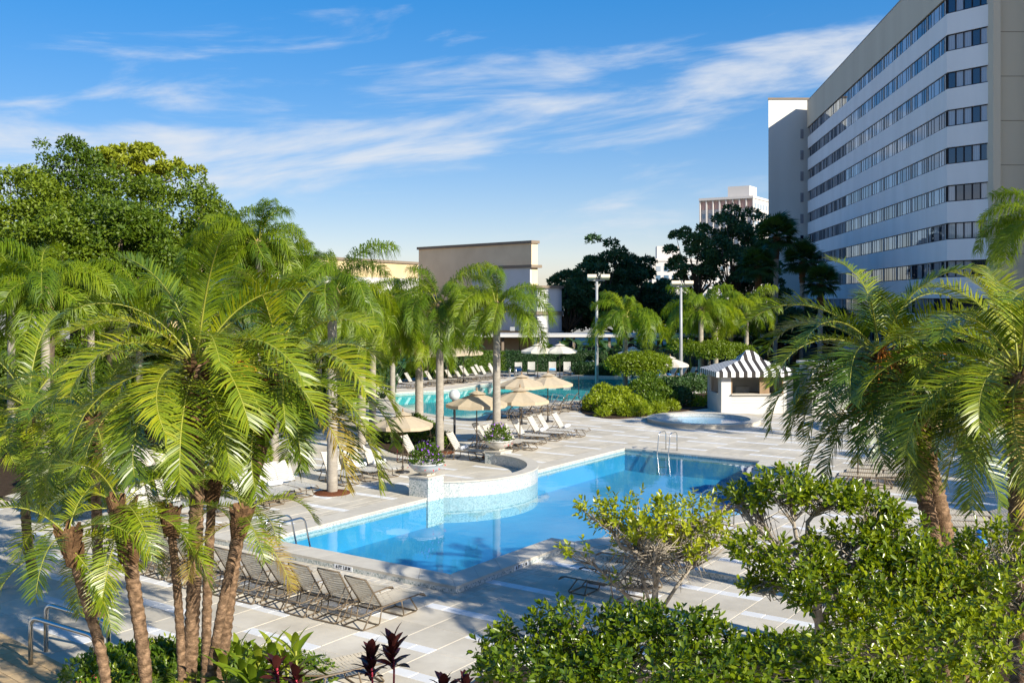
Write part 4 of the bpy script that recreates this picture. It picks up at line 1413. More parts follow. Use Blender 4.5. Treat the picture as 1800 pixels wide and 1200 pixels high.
# flower bowls on the pillars
def bowl(c, z, label, s=1.0):
    t = thing('flower_bowl', label, 'planter', (c.x, c.y, z), 0, 'white flower bowls on pillars')
    mb = MB(); mb.lathe([(0.20 * s, 0), (0.24 * s, 0.02), (0.40 * s, 0.10), (0.53 * s, 0.22), (0.58 * s, 0.32), (0.60 * s, 0.33), (0.59 * s, 0.36), (0.54 * s, 0.35), (0.50 * s, 0.30), (0.01, 0.29)], 28)
    mb.build('bowl', 'white_glaze', t, True)
    n = 900
    d = rand_dirs(n); d[:, 2] = np.abs(d[:, 2])
    r = rng.uniform(0.3, 1, n)[:, None] ** 0.6
    P = d * r * np.array([0.58, 0.58, 0.72]) * s + np.array([0, 0, 0.30])
    V, F = leaves(P, d + rand_dirs(n) * 0.6 + [0, 0, 0.3], rand_dirs(n), rng.uniform(0.07, 0.14, n), 0.05)
    fol = link('foliage', trimesh('foliage', V, F, 'hedge_leaf'), t)
    n = 60
    d = rand_dirs(n); d[:, 2] = np.abs(d[:, 2])
    V, F = leaves(d * np.array([0.6, 0.6, 0.78]) * s + [0, 0, 0.3], rand_dirs(n), d, 0.07, 0.07, 0.0)
    link('blossoms', trimesh('blossoms', V, F, 'violet_flower'), fol)
    n = 16
    a = rng.uniform(0, 6.28, n)
    P = np.stack([np.cos(a) * 0.6 * s, np.sin(a) * 0.6 * s, 0.34 - rng.uniform(0, 0.22, n)], 1)
    V, F = leaves(P, rand_dirs(n) + [0, 0, -0.6], rand_dirs(n), 0.09, 0.05)
    link('trailing_flowers', trimesh('trailing_flowers', V, F, 'flower_mix'), t)
bowl(PIL_A[0], PIL_A[1], 'white bowl of flowers on the pillar beside the depth marker')
bowl(PIL_B[0], PIL_B[1], 'white bowl of purple flowers on the low far pillar', 0.95)

# lamps
g = thing('globe_lamp', 'clear globe lamp on a black post by the turquoise pool', 'lamp', G(799, 770))
mb = MB(); mb.lathe([(0.09, 0), (0.09, 0.06), (0.055, 0.08), (0.055, 1.55), (0.075, 1.57), (0.05, 1.72), (0.001, 1.72)], 14); mb.build('post', 'dark_metal', g, True)
mb = MB(); mb.lathe([(0.10, 1.70), (0.12, 1.74), (0.09, 1.80), (0.001, 1.8)], 14); mb.build('collar', 'dark_metal', g, True)
mb = MB(); mb.lathe([(0.26 * math.sin(a) + 0.0005, 2.0 - 0.26 * math.cos(a)) for a in [math.pi * k / 14 for k in range(15)]], 24); mb.build('globe', 'globe_glass', g, True)

def flood_pole(p, top, label, heads, dark_low=0.0):
    t = thing('light_pole', label, 'light pole', p, 0, 'flood light poles')
    mb = MB(); mb.tube([(0, 0, -0.05), (0, 0, top * 0.5), (0, 0, top)], [0.13, 0.11, 0.085], 10); mb.build('pole', 'grey_metal', t, True)
    mb = MB(); mb.box(-0.55, -0.05, top - 0.02, 0.55, 0.05, top + 0.08); mb.build('cross_arm', 'grey_metal', t)
    for s in heads:
        mb = MB(Matrix.Translation((s, -0.1, top + 0.22)) @ Matrix.Rotation(R(-18), 4, 'X'))
        mb.box(-0.30, -0.32, -0.10, 0.30, 0.24, 0.10); mb.box(-0.26, -0.28, -0.13, 0.26, 0.20, -0.101)
        mb.build('lamp_head', 'hotel_beige', t)
    return t
flood_pole(G(1049, 694), 7.7, 'tall grey pole with box flood lights left of the round topiary', (-0.35, 0.55))
flood_pole(G(1197, 690), 7.3, 'tall grey pole with box flood lights in front of the striped cabana palms', (-0.4, 0.5))

bp = thing('banner_pole', 'pale lamp pole with two dark blue banners by the hall', 'banner pole', (W(829, 600, 88).x, 88, 0))
mb = MB(); mb.tube([(0, 0, 0), (0, 0, 3.35)], 0.06, 10); mb.build('pole', 'grey_metal', bp, True)
mb = MB(); mb.lathe([(0.05, 3.35), (0.30, 3.42), (0.32, 3.48), (0.1, 3.55), (0.001, 3.56)], 14); mb.build('lamp_head', 'roof_white', bp, True)
for s in (-1, 1):
    mb = MB(); mb.box(min(s * 0.10, s * 0.46), -0.01, 1.45, max(s * 0.10, s * 0.46), 0.01, 2.75); b = mb.build('banner', 'banner_blue', bp)
    mb = MB(); mb.tube([(0, 0, 2.77), (s * 0.5, 0, 2.77)], 0.015, 6); mb.build('arm', 'grey_metal', bp)
    mb = MB(Matrix.Translation((s * 0.28, -0.016, 2.28))); mb.add([(0.07 * math.cos(2 * math.pi * k / 10), 0, 0.09 * math.sin(2 * math.pi * k / 10)) for k in range(10)], [tuple(range(10))]); mb.build('emblem', 'print_white', b)
    for zz, hh, ww in ((2.02, 0.09, 0.15), (1.92, 0.03, 0.12)):
        for j in range(5):
            mb = MB(); x0 = s * 0.28 - ww + 2 * ww * j / 5
            mb.box(x0, -0.018, zz, x0 + 2 * ww / 5 * 0.75, -0.012, zz + hh * (0.8 + 0.2 * (j % 2))); mb.build('lettering', 'print_white', b)

# pool ladders and hand rails
def rails(name, label, paths, r=0.024, group=None, cat='handrail'):
    o = paths[0][0]
    t = thing(name, label, cat, (o[0], o[1], o[2]), 0, group)
    M = Matrix.Translation((-o[0], -o[1], -o[2]))
    for p in paths:
        q = smooth3(p)
        mb = MB(M); mb.tube(q, r, 9); mb.build('rail', 'steel', t, True)
    return t
def smooth3(pts, cut=0.18):
    pts = [Vector(p) for p in pts]
    out = [pts[0]]
    for i in range(1, len(pts) - 1):
        a, b, c = pts[i - 1], pts[i], pts[i + 1]
        k = min(cut, (a - b).length * 0.45, (c - b).length * 0.45)
        p, q = b + (a - b).normalized() * k, b + (c - b).normalized() * k
        for j in range(6):
            t = j / 5
            out.append(p.lerp(b, t).lerp(b.lerp(q, t), t))
    out.append(pts[-1])
    return out
def u_ladder(u, v, du, dv, zb, zt, out, inn, label, rungs=True):
    """two hoops standing on the coping and reaching into the water"""
    paths = []
    for s in (-0.26, 0.26):
        a = uv(u + s * du[0], v + s * du[1])
        o = Vector((UX * dv[0] - UY * dv[1], UY * dv[0] + UX * dv[1], 0))
        paths.append([a + o * out + Vector((0, 0, zb)), a + o * out + Vector((0, 0, zt)), a - o * inn * 0.3 + Vector((0, 0, zt * 1.02)), a - o * inn + Vector((0, 0, -0.2)), a - o * inn + Vector((0, 0, -1.1))])
    t = rails('pool_ladder', label, paths, 0.024, 'steel pool ladders', 'ladder')
    if rungs:
        M = Matrix.Translation(-t.location)
        for z in (-0.3, -0.6, -0.9):
            mb = MB(M)
            mb.tube([paths[0][4] * 1 + Vector((0, 0, z + 1.1)), paths[1][4] + Vector((0, 0, z + 1.1))], 0.02, 6); mb.build('rung', 'steel', t)
u_ladder(0.0, 5.2, (0, 1), (-1, 0), LOW, 0.72, 0.75, 0.35, 'steel ladder hoops at the curb behind the near lounger row')
u_ladder(20.2, 4.35, (0, 1), (1, 0), 0, 0.80, 0.55, 0.30, 'steel ladder at the far edge of the blue pool by the hot tub')
paths = [[uv(8.8, -3.35, 0), uv(8.8, -3.35, 0.86), uv(9.4, -2.3, 0.80), uv(9.7, -1.7, 0.35), uv(9.75, -1.6, -0.5)]]
rails('pool_handrail', 'single steel handrail at the bay of the blue pool', paths)
q0, q1 = G(985, 712), G(1012, 712)
u3 = [[q + Vector((0, -0.6, 0)), q + Vector((0, -0.6, 0.75)), q + Vector((-0.6, 1.2, 0.70)), q + Vector((-0.75, 1.5, -0.3))] for q in (G(990, 716), G(1018, 716))]
rails('pool_ladder', 'thin steel hand rails on the near bank of the turquoise pool', u3, 0.022, 'steel pool ladders', 'ladder')
u4 = [[q, q + Vector((0, 0, 0.75)), q + Vector((0.1, -0.8, 0.8)), q + Vector((0.1, -1.1, -0.4))] for q in (G(895, 662), G(905, 662))]
rails('pool_ladder', 'bright steel ladder at the far bank by the hedge corner', u4, 0.03, 'steel pool ladders', 'ladder')
# terrace hand rails
pa, pb = G(54, 1170, LOW), G(81, 1144, LOW)
dr = (G(330, 1220, LOW) - G(54, 1170, LOW)).normalized()
dr = Vector((0.86, -0.35, 0)).normalized()
hr = []
for q in (pa, pb):
    hr.append([q, q + Vector((0, 0, 0.88)), q + dr * 1.5 + Vector((0, 0, 0.72)), q + dr * 1.5 + Vector((0, 0, -0.05))])
rails('stair_rail', 'thick steel stair rails on the tan stone terrace', hr, 0.042)
q = G(1690, 764)
rails('stair_rail', 'thin white rail at the tan steps by the square planter', [[q, q + Vector((0, 0, 0.9)), q + Vector((0.3, 1.5, 1.35)), q + Vector((0.3, 1.5, 0.5))]], 0.025)
sp = thing('square_planter', 'square white planter box on the shaded right deck', 'planter', G(1740, 792))
mb = MB(); mb.box(-0.9, 0, 0, 1.3, 1.2, 0.75); mb.build('box', 'white_mosaic', sp)
mb = MB(); mb.box(-0.82, 0.08, 0.751, 1.22, 1.12, 0.77); mb.build('soil', 'soil', sp)
mb = MB(); mb.tube([G(1048, 695) + Vector((-1.3, -2, 0)), G(1048, 695) + Vector((-1.3, -2, 1.5))], 0.03, 6)
o = mb.build('marker_post', 'dark_metal', None); tag(o, 'thin black post at the turquoise pool edge', 'post')
# wire garden chairs
for k, x in enumerate((1034, 1043)):
    t = thing('garden_chair', 'pair of pale round backed metal garden chairs by the shaded hedge', 'chair', G(x, 654), R(-80), 'round backed garden chairs')
    mb = MB(); mb.tube([(-0.25, -0.25, 0.45)] + [(-0.25 - 0.1 * math.sin(a), -0.25 * math.cos(a), 0.45 + 0.55 * math.sin(a) ** 0.6) for a in [math.pi * j / 10 for j in range(11)]], 0.02, 6)
    for y in (-0.15, -0.05, 0.05, 0.15):
        mb.tube([(-0.25, y, 0.45), (-0.33, y, 0.95)], 0.014, 5)
    mb.build('backrest', 'pier_white', t)
    mb = MB(); mb.lathe([(0.30, 0.43), (0.30, 0.46), (0.001, 0.465)], 14); mb.build('seat', 'pier_white', t)
    for sx in (-0.2, 0.2):
        for sy in (-0.2, 0.2):
            mb = MB(); mb.tube([(sx, sy, 0.44), (sx * 1.2, sy * 1.2, 0)], 0.014, 5); mb.build('leg', 'pier_white', t)

# ---------------------------------------------------------------- vegetation
def frond(name, L, e0, droop, pairs, ll, wid, mat, mode, seed, start=0.14, power=1.25):
    """one pinnate leaf along local +x, arching from elevation e0 (degrees)"""
    r = np.random.default_rng(seed)
    n = 26
    s = np.linspace(0, 1, n)
    th = np.radians(e0 - droop * s ** power)
    side = r.normal() * 0.10
    dx, dz = np.cos(th), np.sin(th)
    X = np.concatenate([[0], np.cumsum((dx[1:] + dx[:-1]) / 2)]) * L / (n - 1)
    Z = np.concatenate([[0], np.cumsum((dz[1:] + dz[:-1]) / 2)]) * L / (n - 1)
    Yv = side * L * s ** 2
    path = np.stack([X, Yv, Z], 1)
    # rachis
    mb = MB(); rad = [0.020 * (1 - 0.85 * t) * (L / 2.8) + 0.002 for t in s[::2]]
    mb.tube([tuple(p) for p in path[::2]], rad, 5)
    Vr = np.array(mb.v); Fr = []
    for f in mb.f:
        for i in range(1, len(f) - 1):
            Fr.append((f[0], f[i], f[i + 1]))
    Fr = np.array(Fr)
    P, D, N, Ls, Sg = [], [], [], [], []
    for k in range(pairs):
        t = start + (1 - start) * (k + 0.5) / pairs
        f = t * (n - 1); i = min(int(f), n - 2); w = f - i
        p = path[i] * (1 - w) + path[i + 1] * w
        tg = norm((path[i + 1] - path[i])[None])[0]
        sd0 = norm(np.cross(tg, [0, 0, 1.0])[None])[0] if abs(tg[2]) < 0.985 else np.array([0, -1.0, 0])
        nn = np.cross(sd0, tg)
        prof = (0.45 + 0.9 * math.sin(math.pi * min(1, (t - start) / (1 - start) * 0.78 + 0.12)) ) / 1.35
        if t > 0.9:
            prof *= 1 - (t - 0.9) * 2.5
        for sg in (-1, 1):
            if r.random() < 0.03:
                continue
            sd = sd0 * sg
            if mode == 'date':
                fw = 0.55 + 0.9 * max(0, t - 0.55) + r.normal() * 0.09
                d = sd * 0.85 + tg * fw + nn * (0.32 + r.normal() * 0.13)
            else:
                d = sd * (0.75 + r.normal() * 0.2) + tg * (0.55 + r.normal() * 0.2) + nn * r.uniform(-0.45, 0.75)
            d = d / np.linalg.norm(d)
            P.append(p); D.append(d); N.append(tg); Ls.append(ll * prof * r.uniform(0.85, 1.12)); Sg.append(sg)
    P, D, N, Ls = np.array(P), np.array(D), np.array(N), np.array(Ls)[:, None]
    T = norm(N - D * (N * D).sum(1, keepdims=True))
    g = np.array([0, 0, -1.0])
    if mode == 'date':
        mid = P + D * Ls * 0.5
        tip = P + D * Ls + g * Ls * r.uniform(0.04, 0.22, (len(P), 1))
    else:
        mid = P + D * Ls * 0.42 + g * Ls * 0.06
        tip = mid + norm(D * 0.5 + g * r.uniform(0.5, 1.3, (len(P), 1))) * Ls * 0.62
    V = np.stack([P - T * wid * 0.35, P + T * wid * 0.35, mid - T * wid * 0.5, mid + T * wid * 0.5, tip], 1).reshape(-1, 3)
    b = (np.arange(len(P)) * 5)[:, None]
    F = np.concatenate([b + [0, 1, 3], b + [0, 3, 2], b + [2, 3, 4]])
    me = trimesh(name, np.concatenate([V, Vr]), np.concatenate([F, Fr + len(V)]), mat)
    me.materials.append(MATS['rachis'])
    mi = np.zeros(len(F) + len(Fr), dtype=np.int32); mi[len(F):] = 1
    me.polygons.foreach_set('material_index', mi)
    return me

FR = {}
def fronds_for(key, spec):
    if key in FR:
        return FR[key]
    FR[key] = [(e, [frond('frond', seed=1000 + 37 * i + 7 * j + len(FR) * 311, e0=e, **dict(spec, droop=spec['droop'] * dm)) for j in range(2)]) for i, (e, dm) in enumerate(spec_e[key])]
    return FR[key]
spec_e = {
    'date': [(78, 0.75), (64, 0.92), (50, 1.02), (36, 1.05), (22, 1.0), (6, 0.95), (-12, 0.8), (-35, 0.5)],
    'date_dark': [(78, 0.75), (64, 0.92), (50, 1.02), (36, 1.05), (22, 1.0), (6, 0.95), (-12, 0.8), (-35, 0.5)],
    'date_small': [(66, 0.9), (50, 1.0), (36, 1.1), (22, 1.1), (8, 1.0), (-12, 0.8), (-34, 0.5)],
    'queen': [(82, 0.85), (70, 1.0), (58, 1.1), (46, 1.15), (34, 1.15), (20, 1.05)],
    'queen_far': [(82, 0.85), (70, 1.0), (58, 1.1), (46, 1.15), (34, 1.15), (20, 1.05)],
}
specs = {
    'date': dict(L=2.35, droop=98, pairs=60, ll=0.50, wid=0.027, mat='date_leaf', mode='date', power=1.4),
    'date_dark': dict(L=2.35, droop=98, pairs=60, ll=0.50, wid=0.027, mat='date_leaf_dark', mode='date', power=1.4),
    'date_small': dict(L=1.45, droop=95, pairs=42, ll=0.36, wid=0.021, mat='date_leaf', mode='date'),
    'queen': dict(L=2.9, droop=118, pairs=170, ll=0.80, wid=0.021, mat='queen_leaf', mode='queen', start=0.2, power=1.15),
    'queen_far': dict(L=2.9, droop=118, pairs=130, ll=0.88, wid=0.030, mat='queen_leaf', mode='queen', start=0.2, power=1.15),
}

def trunk_mesh(path, r0, r1, ring, n=12, rough=0.10, seed=0):
    rr = np.random.default_rng(seed)
    pts = smooth_path(path, ring)
    m = len(pts)
    rad = []
    for i in range(m):
        t = i / (m - 1)
        r_ = r0 + (r1 - r0) * t
        rad.append(r_ * (1 + rough * (1 if i % 2 else -0.4) + rr.normal() * rough * 0.35))
    mb = MB(); mb.tube(pts, rad, n)
    return mb
def smooth_path(path, step):
    path = [Vector(p) for p in path]
    out = []
    m = len(path)
    for i in range(m - 1):
        g = lambda k: path[min(max(k, 0), m - 1)]
        p0, p1, p2, p3 = g(i - 1), g(i), g(i + 1), g(i + 2)
        L = (p2 - p1).length
        n = max(2, int(L / step))
        for k in range(n):
            t = k / n
            out.append(0.5 * ((2 * p1) + (p2 - p0) * t + (2 * p0 - 5 * p1 + 4 * p2 - p3) * t * t + (3 * p1 - p0 - 3 * p2 + p3) * t ** 3))
    out.append(path[-1])
    return out

def palm(label, base, path, kind, nfr, scale=1.0, r0=0.15, r1=0.13, group=None, seed=1, boots=True, name='date_palm', fruit=False, emin=-40, dry=0, bootlen=0.9):
    """path: trunk points relative to the base, last one is the crown"""
    rr = random.Random(seed)
    t = thing(name, label, 'palm', base, 0, group)
    tm_ = trunk_mesh(path, r0, r1, 0.055 if kind.startswith('date') else 0.12, 12 if kind.startswith('date') else 10, 0.10 if kind.startswith('date') else 0.03, seed)
    trk = tm_.build('trunk', 'date_bark' if kind.startswith('date') else 'queen_bark', t, True)
    top = Vector(path[-1])
    ax = (Vector(path[-1]) - Vector(path[-2])).normalized()
    if boots and kind.startswith('date'):
        mb = MB()
        for k in range(70):
            f = rr.random()
            p = top - ax * (bootlen * f)
            a = k * 2.4
            d = Vector((math.cos(a), math.sin(a), 0))
            rad = r1 * (1.0 + 0.5 * (1 - f))
            q = p + d * rad * 0.7
            e = q + d * (0.07 + 0.05 * (1 - f)) + Vector((0, 0, 0.12 + 0.08 * rr.random()))
            s = Vector((-d.y, d.x, 0)) * (0.045 + 0.02 * rr.random())
            mb.add([q - s, q + s, e + s * 0.5, e - s * 0.5, q - s * 0.8 + d * 0.05 + Vector((0, 0, -0.02)), q + s * 0.8 + d * 0.05 + Vector((0, 0, -0.02))], [(0, 1, 2, 3), (4, 5, 2, 3), (0, 4, 3), (1, 2, 5), (0, 1, 5, 4)])
        mb.build('leaf_bases', 'boot_bark', trk)
    elif kind.startswith('queen'):
        mb = MB()
        mb.lathe([(r1 * 1.0, -0.55), (r1 * 1.7, -0.28), (r1 * 2.1, 0.0), (r1 * 1.3, 0.25), (0.02, 0.4)], 12, tuple(top))
        for k in range(16):
            a = k * 2.4
            d = Vector((math.cos(a), math.sin(a), 0))
            p = top + Vector((0, 0, rr.uniform(-0.5, 0.1))) + d * r1 * 1.3
            e = p + d * rr.uniform(0.08, 0.22) + Vector((0, 0, rr.uniform(-0.35, 0.4)))
            s = Vector((-d.y, d.x, 0)) * 0.06
            mb.add([p - s, p + s, e], [(0, 1, 2)])
        mb.build('leaf_sheaths', 'queen_sheath', trk)
    FRs = fronds_for(kind, specs[kind])
    # spread the leaves evenly by elevation, golden angle round the crown
    ne = len(FRs)
    for k in range(nfr):
        f = max(0.0, (k + rr.uniform(-0.3, 0.3)) / nfr)
        i = min(ne - 1, max(0, int((f ** 0.66) * ne)))
        e, ms = FRs[i]
        if e < emin:
            i = ne - 2; e, ms = FRs[i]
        a = k * 2.39996 + rr.uniform(-0.2, 0.2) + seed
        sc = scale * rr.uniform(0.86, 1.10)
        d = Vector((math.cos(a), math.sin(a), 0))
        me = ms[rr.randrange(2)]
        if dry and k >= nfr - dry:
            key = me.name + 'dry'
            if key not in FR:
                m2 = me.copy(); m2.materials[0] = MATS['dry_leaf']; FR[key] = m2
            me = FR[key]
        link('frond', me, t, top + d * r1 * 0.6 + Vector((0, 0, 0.10 - 0.25 * f)), (rr.uniform(-0.25, 0.25), rr.uniform(-0.10, 0.10), a), sc)
    if fruit:
        for q in range(fruit):
            a = rr.uniform(0, 6.28)
            d = Vector((math.cos(a), math.sin(a), 0))
            mb = MB()
            o = top + d * 0.25
            for j in range(26):
                e = o + d * rr.uniform(0.3, 0.75) + Vector((rr.uniform(-0.25, 0.25), rr.uniform(-0.25, 0.25), rr.uniform(-0.55, 0.05)))
                mb.tube([o, o.lerp(e, 0.5) + Vector((0, 0, 0.12)), e], [0.012, 0.008, 0.012], 4)
            mb.build('fruit_stalks', 'fruit_orange', t)
    return t

def at_path(px_list, Y, base):
    """trunk points from photograph columns/rows at depth Y"""
    return [W(x, y, Y) - base for x, y in px_list]

# --- date palm cluster, left foreground
def date(label, pts, Y, zb, kind='date', nfr=44, scale=1.0, r0=0.15, r1=0.12, seed=1, group='date palms in the left clump', **kw):
    base = G(pts[0][0], HZ + (H - zb) * FPX / Y, zb)
    path = [Vector((0, 0, -0.1))] + [W(x, y, Y) - base for x, y in pts[1:]]
    return palm(label, base, path, kind, nfr, scale, r0, r1, group, seed, **kw)
date('main date palm of the left clump with the broadest crown', [(325, 0), (335, 1150), (345, 900), (345, 640)], 15.0, LOW, nfr=36, scale=0.95, r0=0.10, r1=0.11, seed=3, emin=-15, fruit=1, bootlen=1.3)
date('date palm leaning right behind the main trunk of the clump', [(380, 0), (415, 960), (455, 800), (492, 665)], 16.2, LOW, nfr=30, emin=-20, scale=0.95, r0=0.10, r1=0.11, seed=5, dry=1, bootlen=1.0)
date('date palm at the outer left of the clump with drooping crown', [(60, 0), (45, 900), (50, 715)], 24.0, LOW, nfr=28, scale=1.15, r0=0.11, r1=0.10, seed=8)
date('date palm rising behind the main crown of the clump', [(175, 0), (170, 900), (165, 735)], 21.0, LOW, nfr=24, scale=0.95, r0=0.11, r1=0.10, seed=11, kind='date_dark')
date('short date palm leaning left with thin speckled trunk', [(200, 0), (185, 1190), (150, 1050), (118, 945)], 12.8, LOW, 'date_small', 9, 0.88, 0.068, 0.062, 14, bootlen=0.35)
date('short date palm with dark shaggy trunk top', [(265, 0), (256, 1190), (235, 1030), (212, 890)], 13.3, LOW, 'date_small', 10, 0.9, 0.072, 0.095, 17, bootlen=0.75)
date('thin date palm trunk rising beside the main trunk', [(325, 0), (320, 1190), (312, 1040), (298, 905)], 13.8, LOW, 'date_small', 6, 0.8, 0.06, 0.056, 21, bootlen=0.3)
date('thin date palm with dark trunk behind the main trunk', [(360, 0), (362, 1150), (366, 1000), (374, 850)], 15.6, LOW, 'date_small', 5, 0.8, 0.075, 0.07, 22, bootlen=0.3)
date('thin date palm leaning right with yellowing tuft', [(352, 0), (372, 1180), (402, 1010), (428, 905)], 13.6, LOW, 'date_small', 7, 0.75, 0.07, 0.062, 23, bootlen=0.3, dry=2)
# --- right group
gr = 'date palms on the right'
date('twin trunk date palm with orange fruit stalks, left trunk', [(1668, 0), (1640, 950), (1605, 800), (1545, 620)], 17.0, 0.0, 'date_dark', 32, 0.98, 0.14, 0.13, 31, gr, fruit=2, bootlen=1.2, emin=-20)
date('twin trunk date palm, right trunk with shaggy dark crown base', [(1690, 0), (1662, 950), (1625, 800), (1585, 690)], 17.3, 0.0, 'date_dark', 26, 0.95, 0.14, 0.16, 33, gr, fruit=1, bootlen=1.4, emin=-20)
date('date palm at the right edge with long hanging yellow green fronds', [(1800, 0), (1795, 950), (1800, 800), (1795, 655)], 14.2, 0.0, 'date', 32, 0.95, 0.16, 0.15, 37, gr, fruit=1, bootlen=1.2, dry=1)
date('taller date palm behind the others with arching crown below the hotel', [(1790, 0), (1785, 800), (1775, 600)], 19.0, 0.0, 'date', 26, 0.9, 0.15, 0.14, 39, gr, emin=-20)

# --- queen palms
def queen(x, yb, ytop, label, group='queen palms by the pools', nfr=19, scale=1.0, r=0.17, Y=None, seed=1, lean=0.0, kind='queen'):
    Y = Y or H * FPX / (yb - HZ)
    base = Vector(((x - 900) / FPX * Y, Y, 0))
    zt = H - (ytop - HZ) / FPX * Y
    path = [(0, 0, -0.1), (lean * 0.2, 0, zt * 0.35), (lean * 0.6, 0, zt * 0.7), (lean, 0, zt)]
    palm(label, base, path, kind, nfr, scale, r * 1.08, r * 0.85, group, seed, name='queen_palm')
    return base
rings = []
rings.append(queen(873, 803, 545, 'tall queen palm with white trunk in front of the purple flower bowl', seed=2, nfr=17, scale=0.95))
rings.append(queen(773, 795, 545, 'tall queen palm with grey trunk beside the globe lamp', seed=4, nfr=19, scale=1.05))
rings.append(queen(584, 866, 520, 'queen palm with slim trunk standing in a mulch ring near the pool edge', seed=6, nfr=19))
queen(737, 740, 608, 'stout queen palm leaning over the turquoise pool', seed=9, nfr=19, r=0.22, scale=0.95)
queen(636, 793, 560, 'queen palm behind the palm clump beside the umbrella', seed=12, nfr=19)
queen(482, 816, 545, 'queen palm half hidden behind the date palm clump', seed=13, nfr=19)
queen(1099, 694, 562, 'queen palm growing through the round topiary', seed=15, nfr=19, scale=1.12, kind='queen_far')
for x, Y, yt, s in ((1232, 76, 548, 16), (1258, 79, 552, 18)):
    queen(x, 0, yt, 'queen palm with pale bulbous sheath beside the flood light pole', 'queen palms beside the flood light pole', 19, 1.12, 0.2, Y, s, kind='queen_far')
for x, Y, yt, s in ((1312, 84, 545, 19), (1285, 88, 560, 20)):
    queen(x, 0, yt, 'queen palm in shade below the dark tree', 'queen palms below the dark tree', 20, 1.1, 0.2, Y, s, kind='queen_far')
for x, Y, yt, s, sc in ((455, 52, 432, 24, 1.15), (405, 56, 425, 25, 1.15), (500, 60, 470, 26, 1.1)):
    queen(x, 0, yt, 'tall wispy queen palm in front of the oak trees', 'tall queen palms before the oaks', 20, sc, 0.17, Y, s, kind='queen_far')
for x, Y, yt, s in ((80, 38, 520, 27), (20, 44, 500, 28), (160, 46, 525, 34), (245, 50, 530, 35), (690, 64, 560, 29), (655, 50, 565, 36), (330, 48, 520, 40), (560, 55, 545, 41)):
    queen(x, 0, yt, 'queen palm with hanging leaves in the garden behind the palm clump', 'queen palms in the left garden', 20, 1.05, 0.17, Y, s, kind='queen_far')
queen(1835, 0, 400, 'wispy queen palm against the hotel corner', Y=40, seed=44, nfr=19, scale=1.0, kind='queen_far')
for b in rings:
    mb = MB(); mb.lathe([(0.62, 0.0), (0.60, 0.02), (0.3, 0.05), (0.1, 0.07)], 24)
    o = mb.build('mulch_ring', 'mulch', None, True); o.location = (b.x, b.y, 0.002); struct(o)

# --- fan palms in shade behind
def fan_mesh(seed):
    r = np.random.default_rng(seed)
    P, F = [], []
    mb = MB(); mb.tube([(0, 0, 0), (0.5, 0, 0.03), (0.9, 0, -0.02)], 0.018, 4)
    V = [tuple(v) for v in mb.v]
    for f in mb.f:
        for i in range(1, len(f) - 1):
            F.append((f[0], f[i], f[i + 1]))
    c = np.array([0.9, 0, -0.02])
    for k in range(26):
        a = math.radians(-125 + 250 * k / 25)
        d = np.array([math.cos(a), math.sin(a), 0.10 * math.cos(3 * a)])
        s = np.array([-math.sin(a), math.cos(a), 0])
        m = c + d * 0.45; t = c + d * r.uniform(0.75, 0.9) + np.array([0, 0, -0.28])
        o = len(V)
        V += [tuple(c), tuple(m - s * 0.055), tuple(m + s * 0.055 + np.array([0, 0, 0.02])), tuple(t)]
        F += [(o, o + 1, o + 2), (o + 1, o + 3, o + 2)]
    return trimesh('fan_leaf', np.array(V), np.array(F), 'fan_leaf')
FAN = [fan_mesh(5), fan_mesh(6)]
def fan_palm(x, Y, ytop, label, seed, scale=1.0):
    rr = random.Random(seed)
    base = Vector(((x - 900) / FPX * Y, Y, 0)); zt = H - (ytop - HZ) / FPX * Y
    t = thing('fan_palm', label, 'palm', base, 0, 'fan palms below the hotel wing')
    trunk_mesh([(0, 0, -0.1), (0.1, 0, zt * 0.6), (0.15, 0, zt)], 0.2, 0.22, 0.2, 10, 0.05, seed).build('trunk', 'queen_bark', t, True)
    trunk_mesh([(0.12, 0, zt - 2.0), (0.15, 0, zt + 0.1)], 0.26, 0.36, 0.12, 10, 0.12, seed).build('dry_skirt', 'boot_bark', t, True)
    for k in range(34):
        e = R(80 - 120 * (k / 34) + rr.uniform(-8, 8))
        link('fan_leaf', FAN[k % 2], t, (0.15, 0, zt + 0.1), (0, -e, k * 2.4), scale * rr.uniform(1.1, 1.45))
fan_palm(1362, 95, 418, 'fan palm with shaggy trunk against the grey hotel wing', 1, 1.15)
fan_palm(1408, 100, 462, 'broad fan palm right of the shaggy one below the hotel', 2, 1.1)
fan_palm(1330, 92, 470, 'lower fan palm below the dark tree', 3, 1.0)
fan_palm(1440, 88, 500, 'low fan palm in front of the hotel facade', 4, 0.9)

# --- broadleaf trees
def blob_leaves(blobs, per, size, wid, dens_shell=0.75, up=0.35, rounded=False, flat=1.0):
    Ps, Ds, Ns = [], [], []
    for (c, rad), n in zip(blobs, per):
        d = rand_dirs(n)
        d[:, 2] = np.where(d[:, 2] < -0.35, -d[:, 2] * 0.5, d[:, 2])
        d = norm(d)
        r = (dens_shell + (1 - dens_shell) * rng.uniform(0, 1, n) ** 0.5)[:, None]
        r *= rng.uniform(0.55, 1.02, (n, 1)) ** 0.4
        Ps.append(np.array(c) + d * r * np.array([rad, rad, rad * flat]))
        Ds.append(d * 0.6 + rand_dirs(n) * 0.9)
        Ns.append(d * 1.1 + rand_dirs(n) * 0.6 + np.array([0, 0, up]))
    P, D, N = np.concatenate(Ps), np.concatenate(Ds), np.concatenate(Ns)
    n = len(P)
    return leaves(P, D, N, size * rng.uniform(0.7, 1.3, n), wid * rng.uniform(0.8, 1.2, n), rounded=rounded)

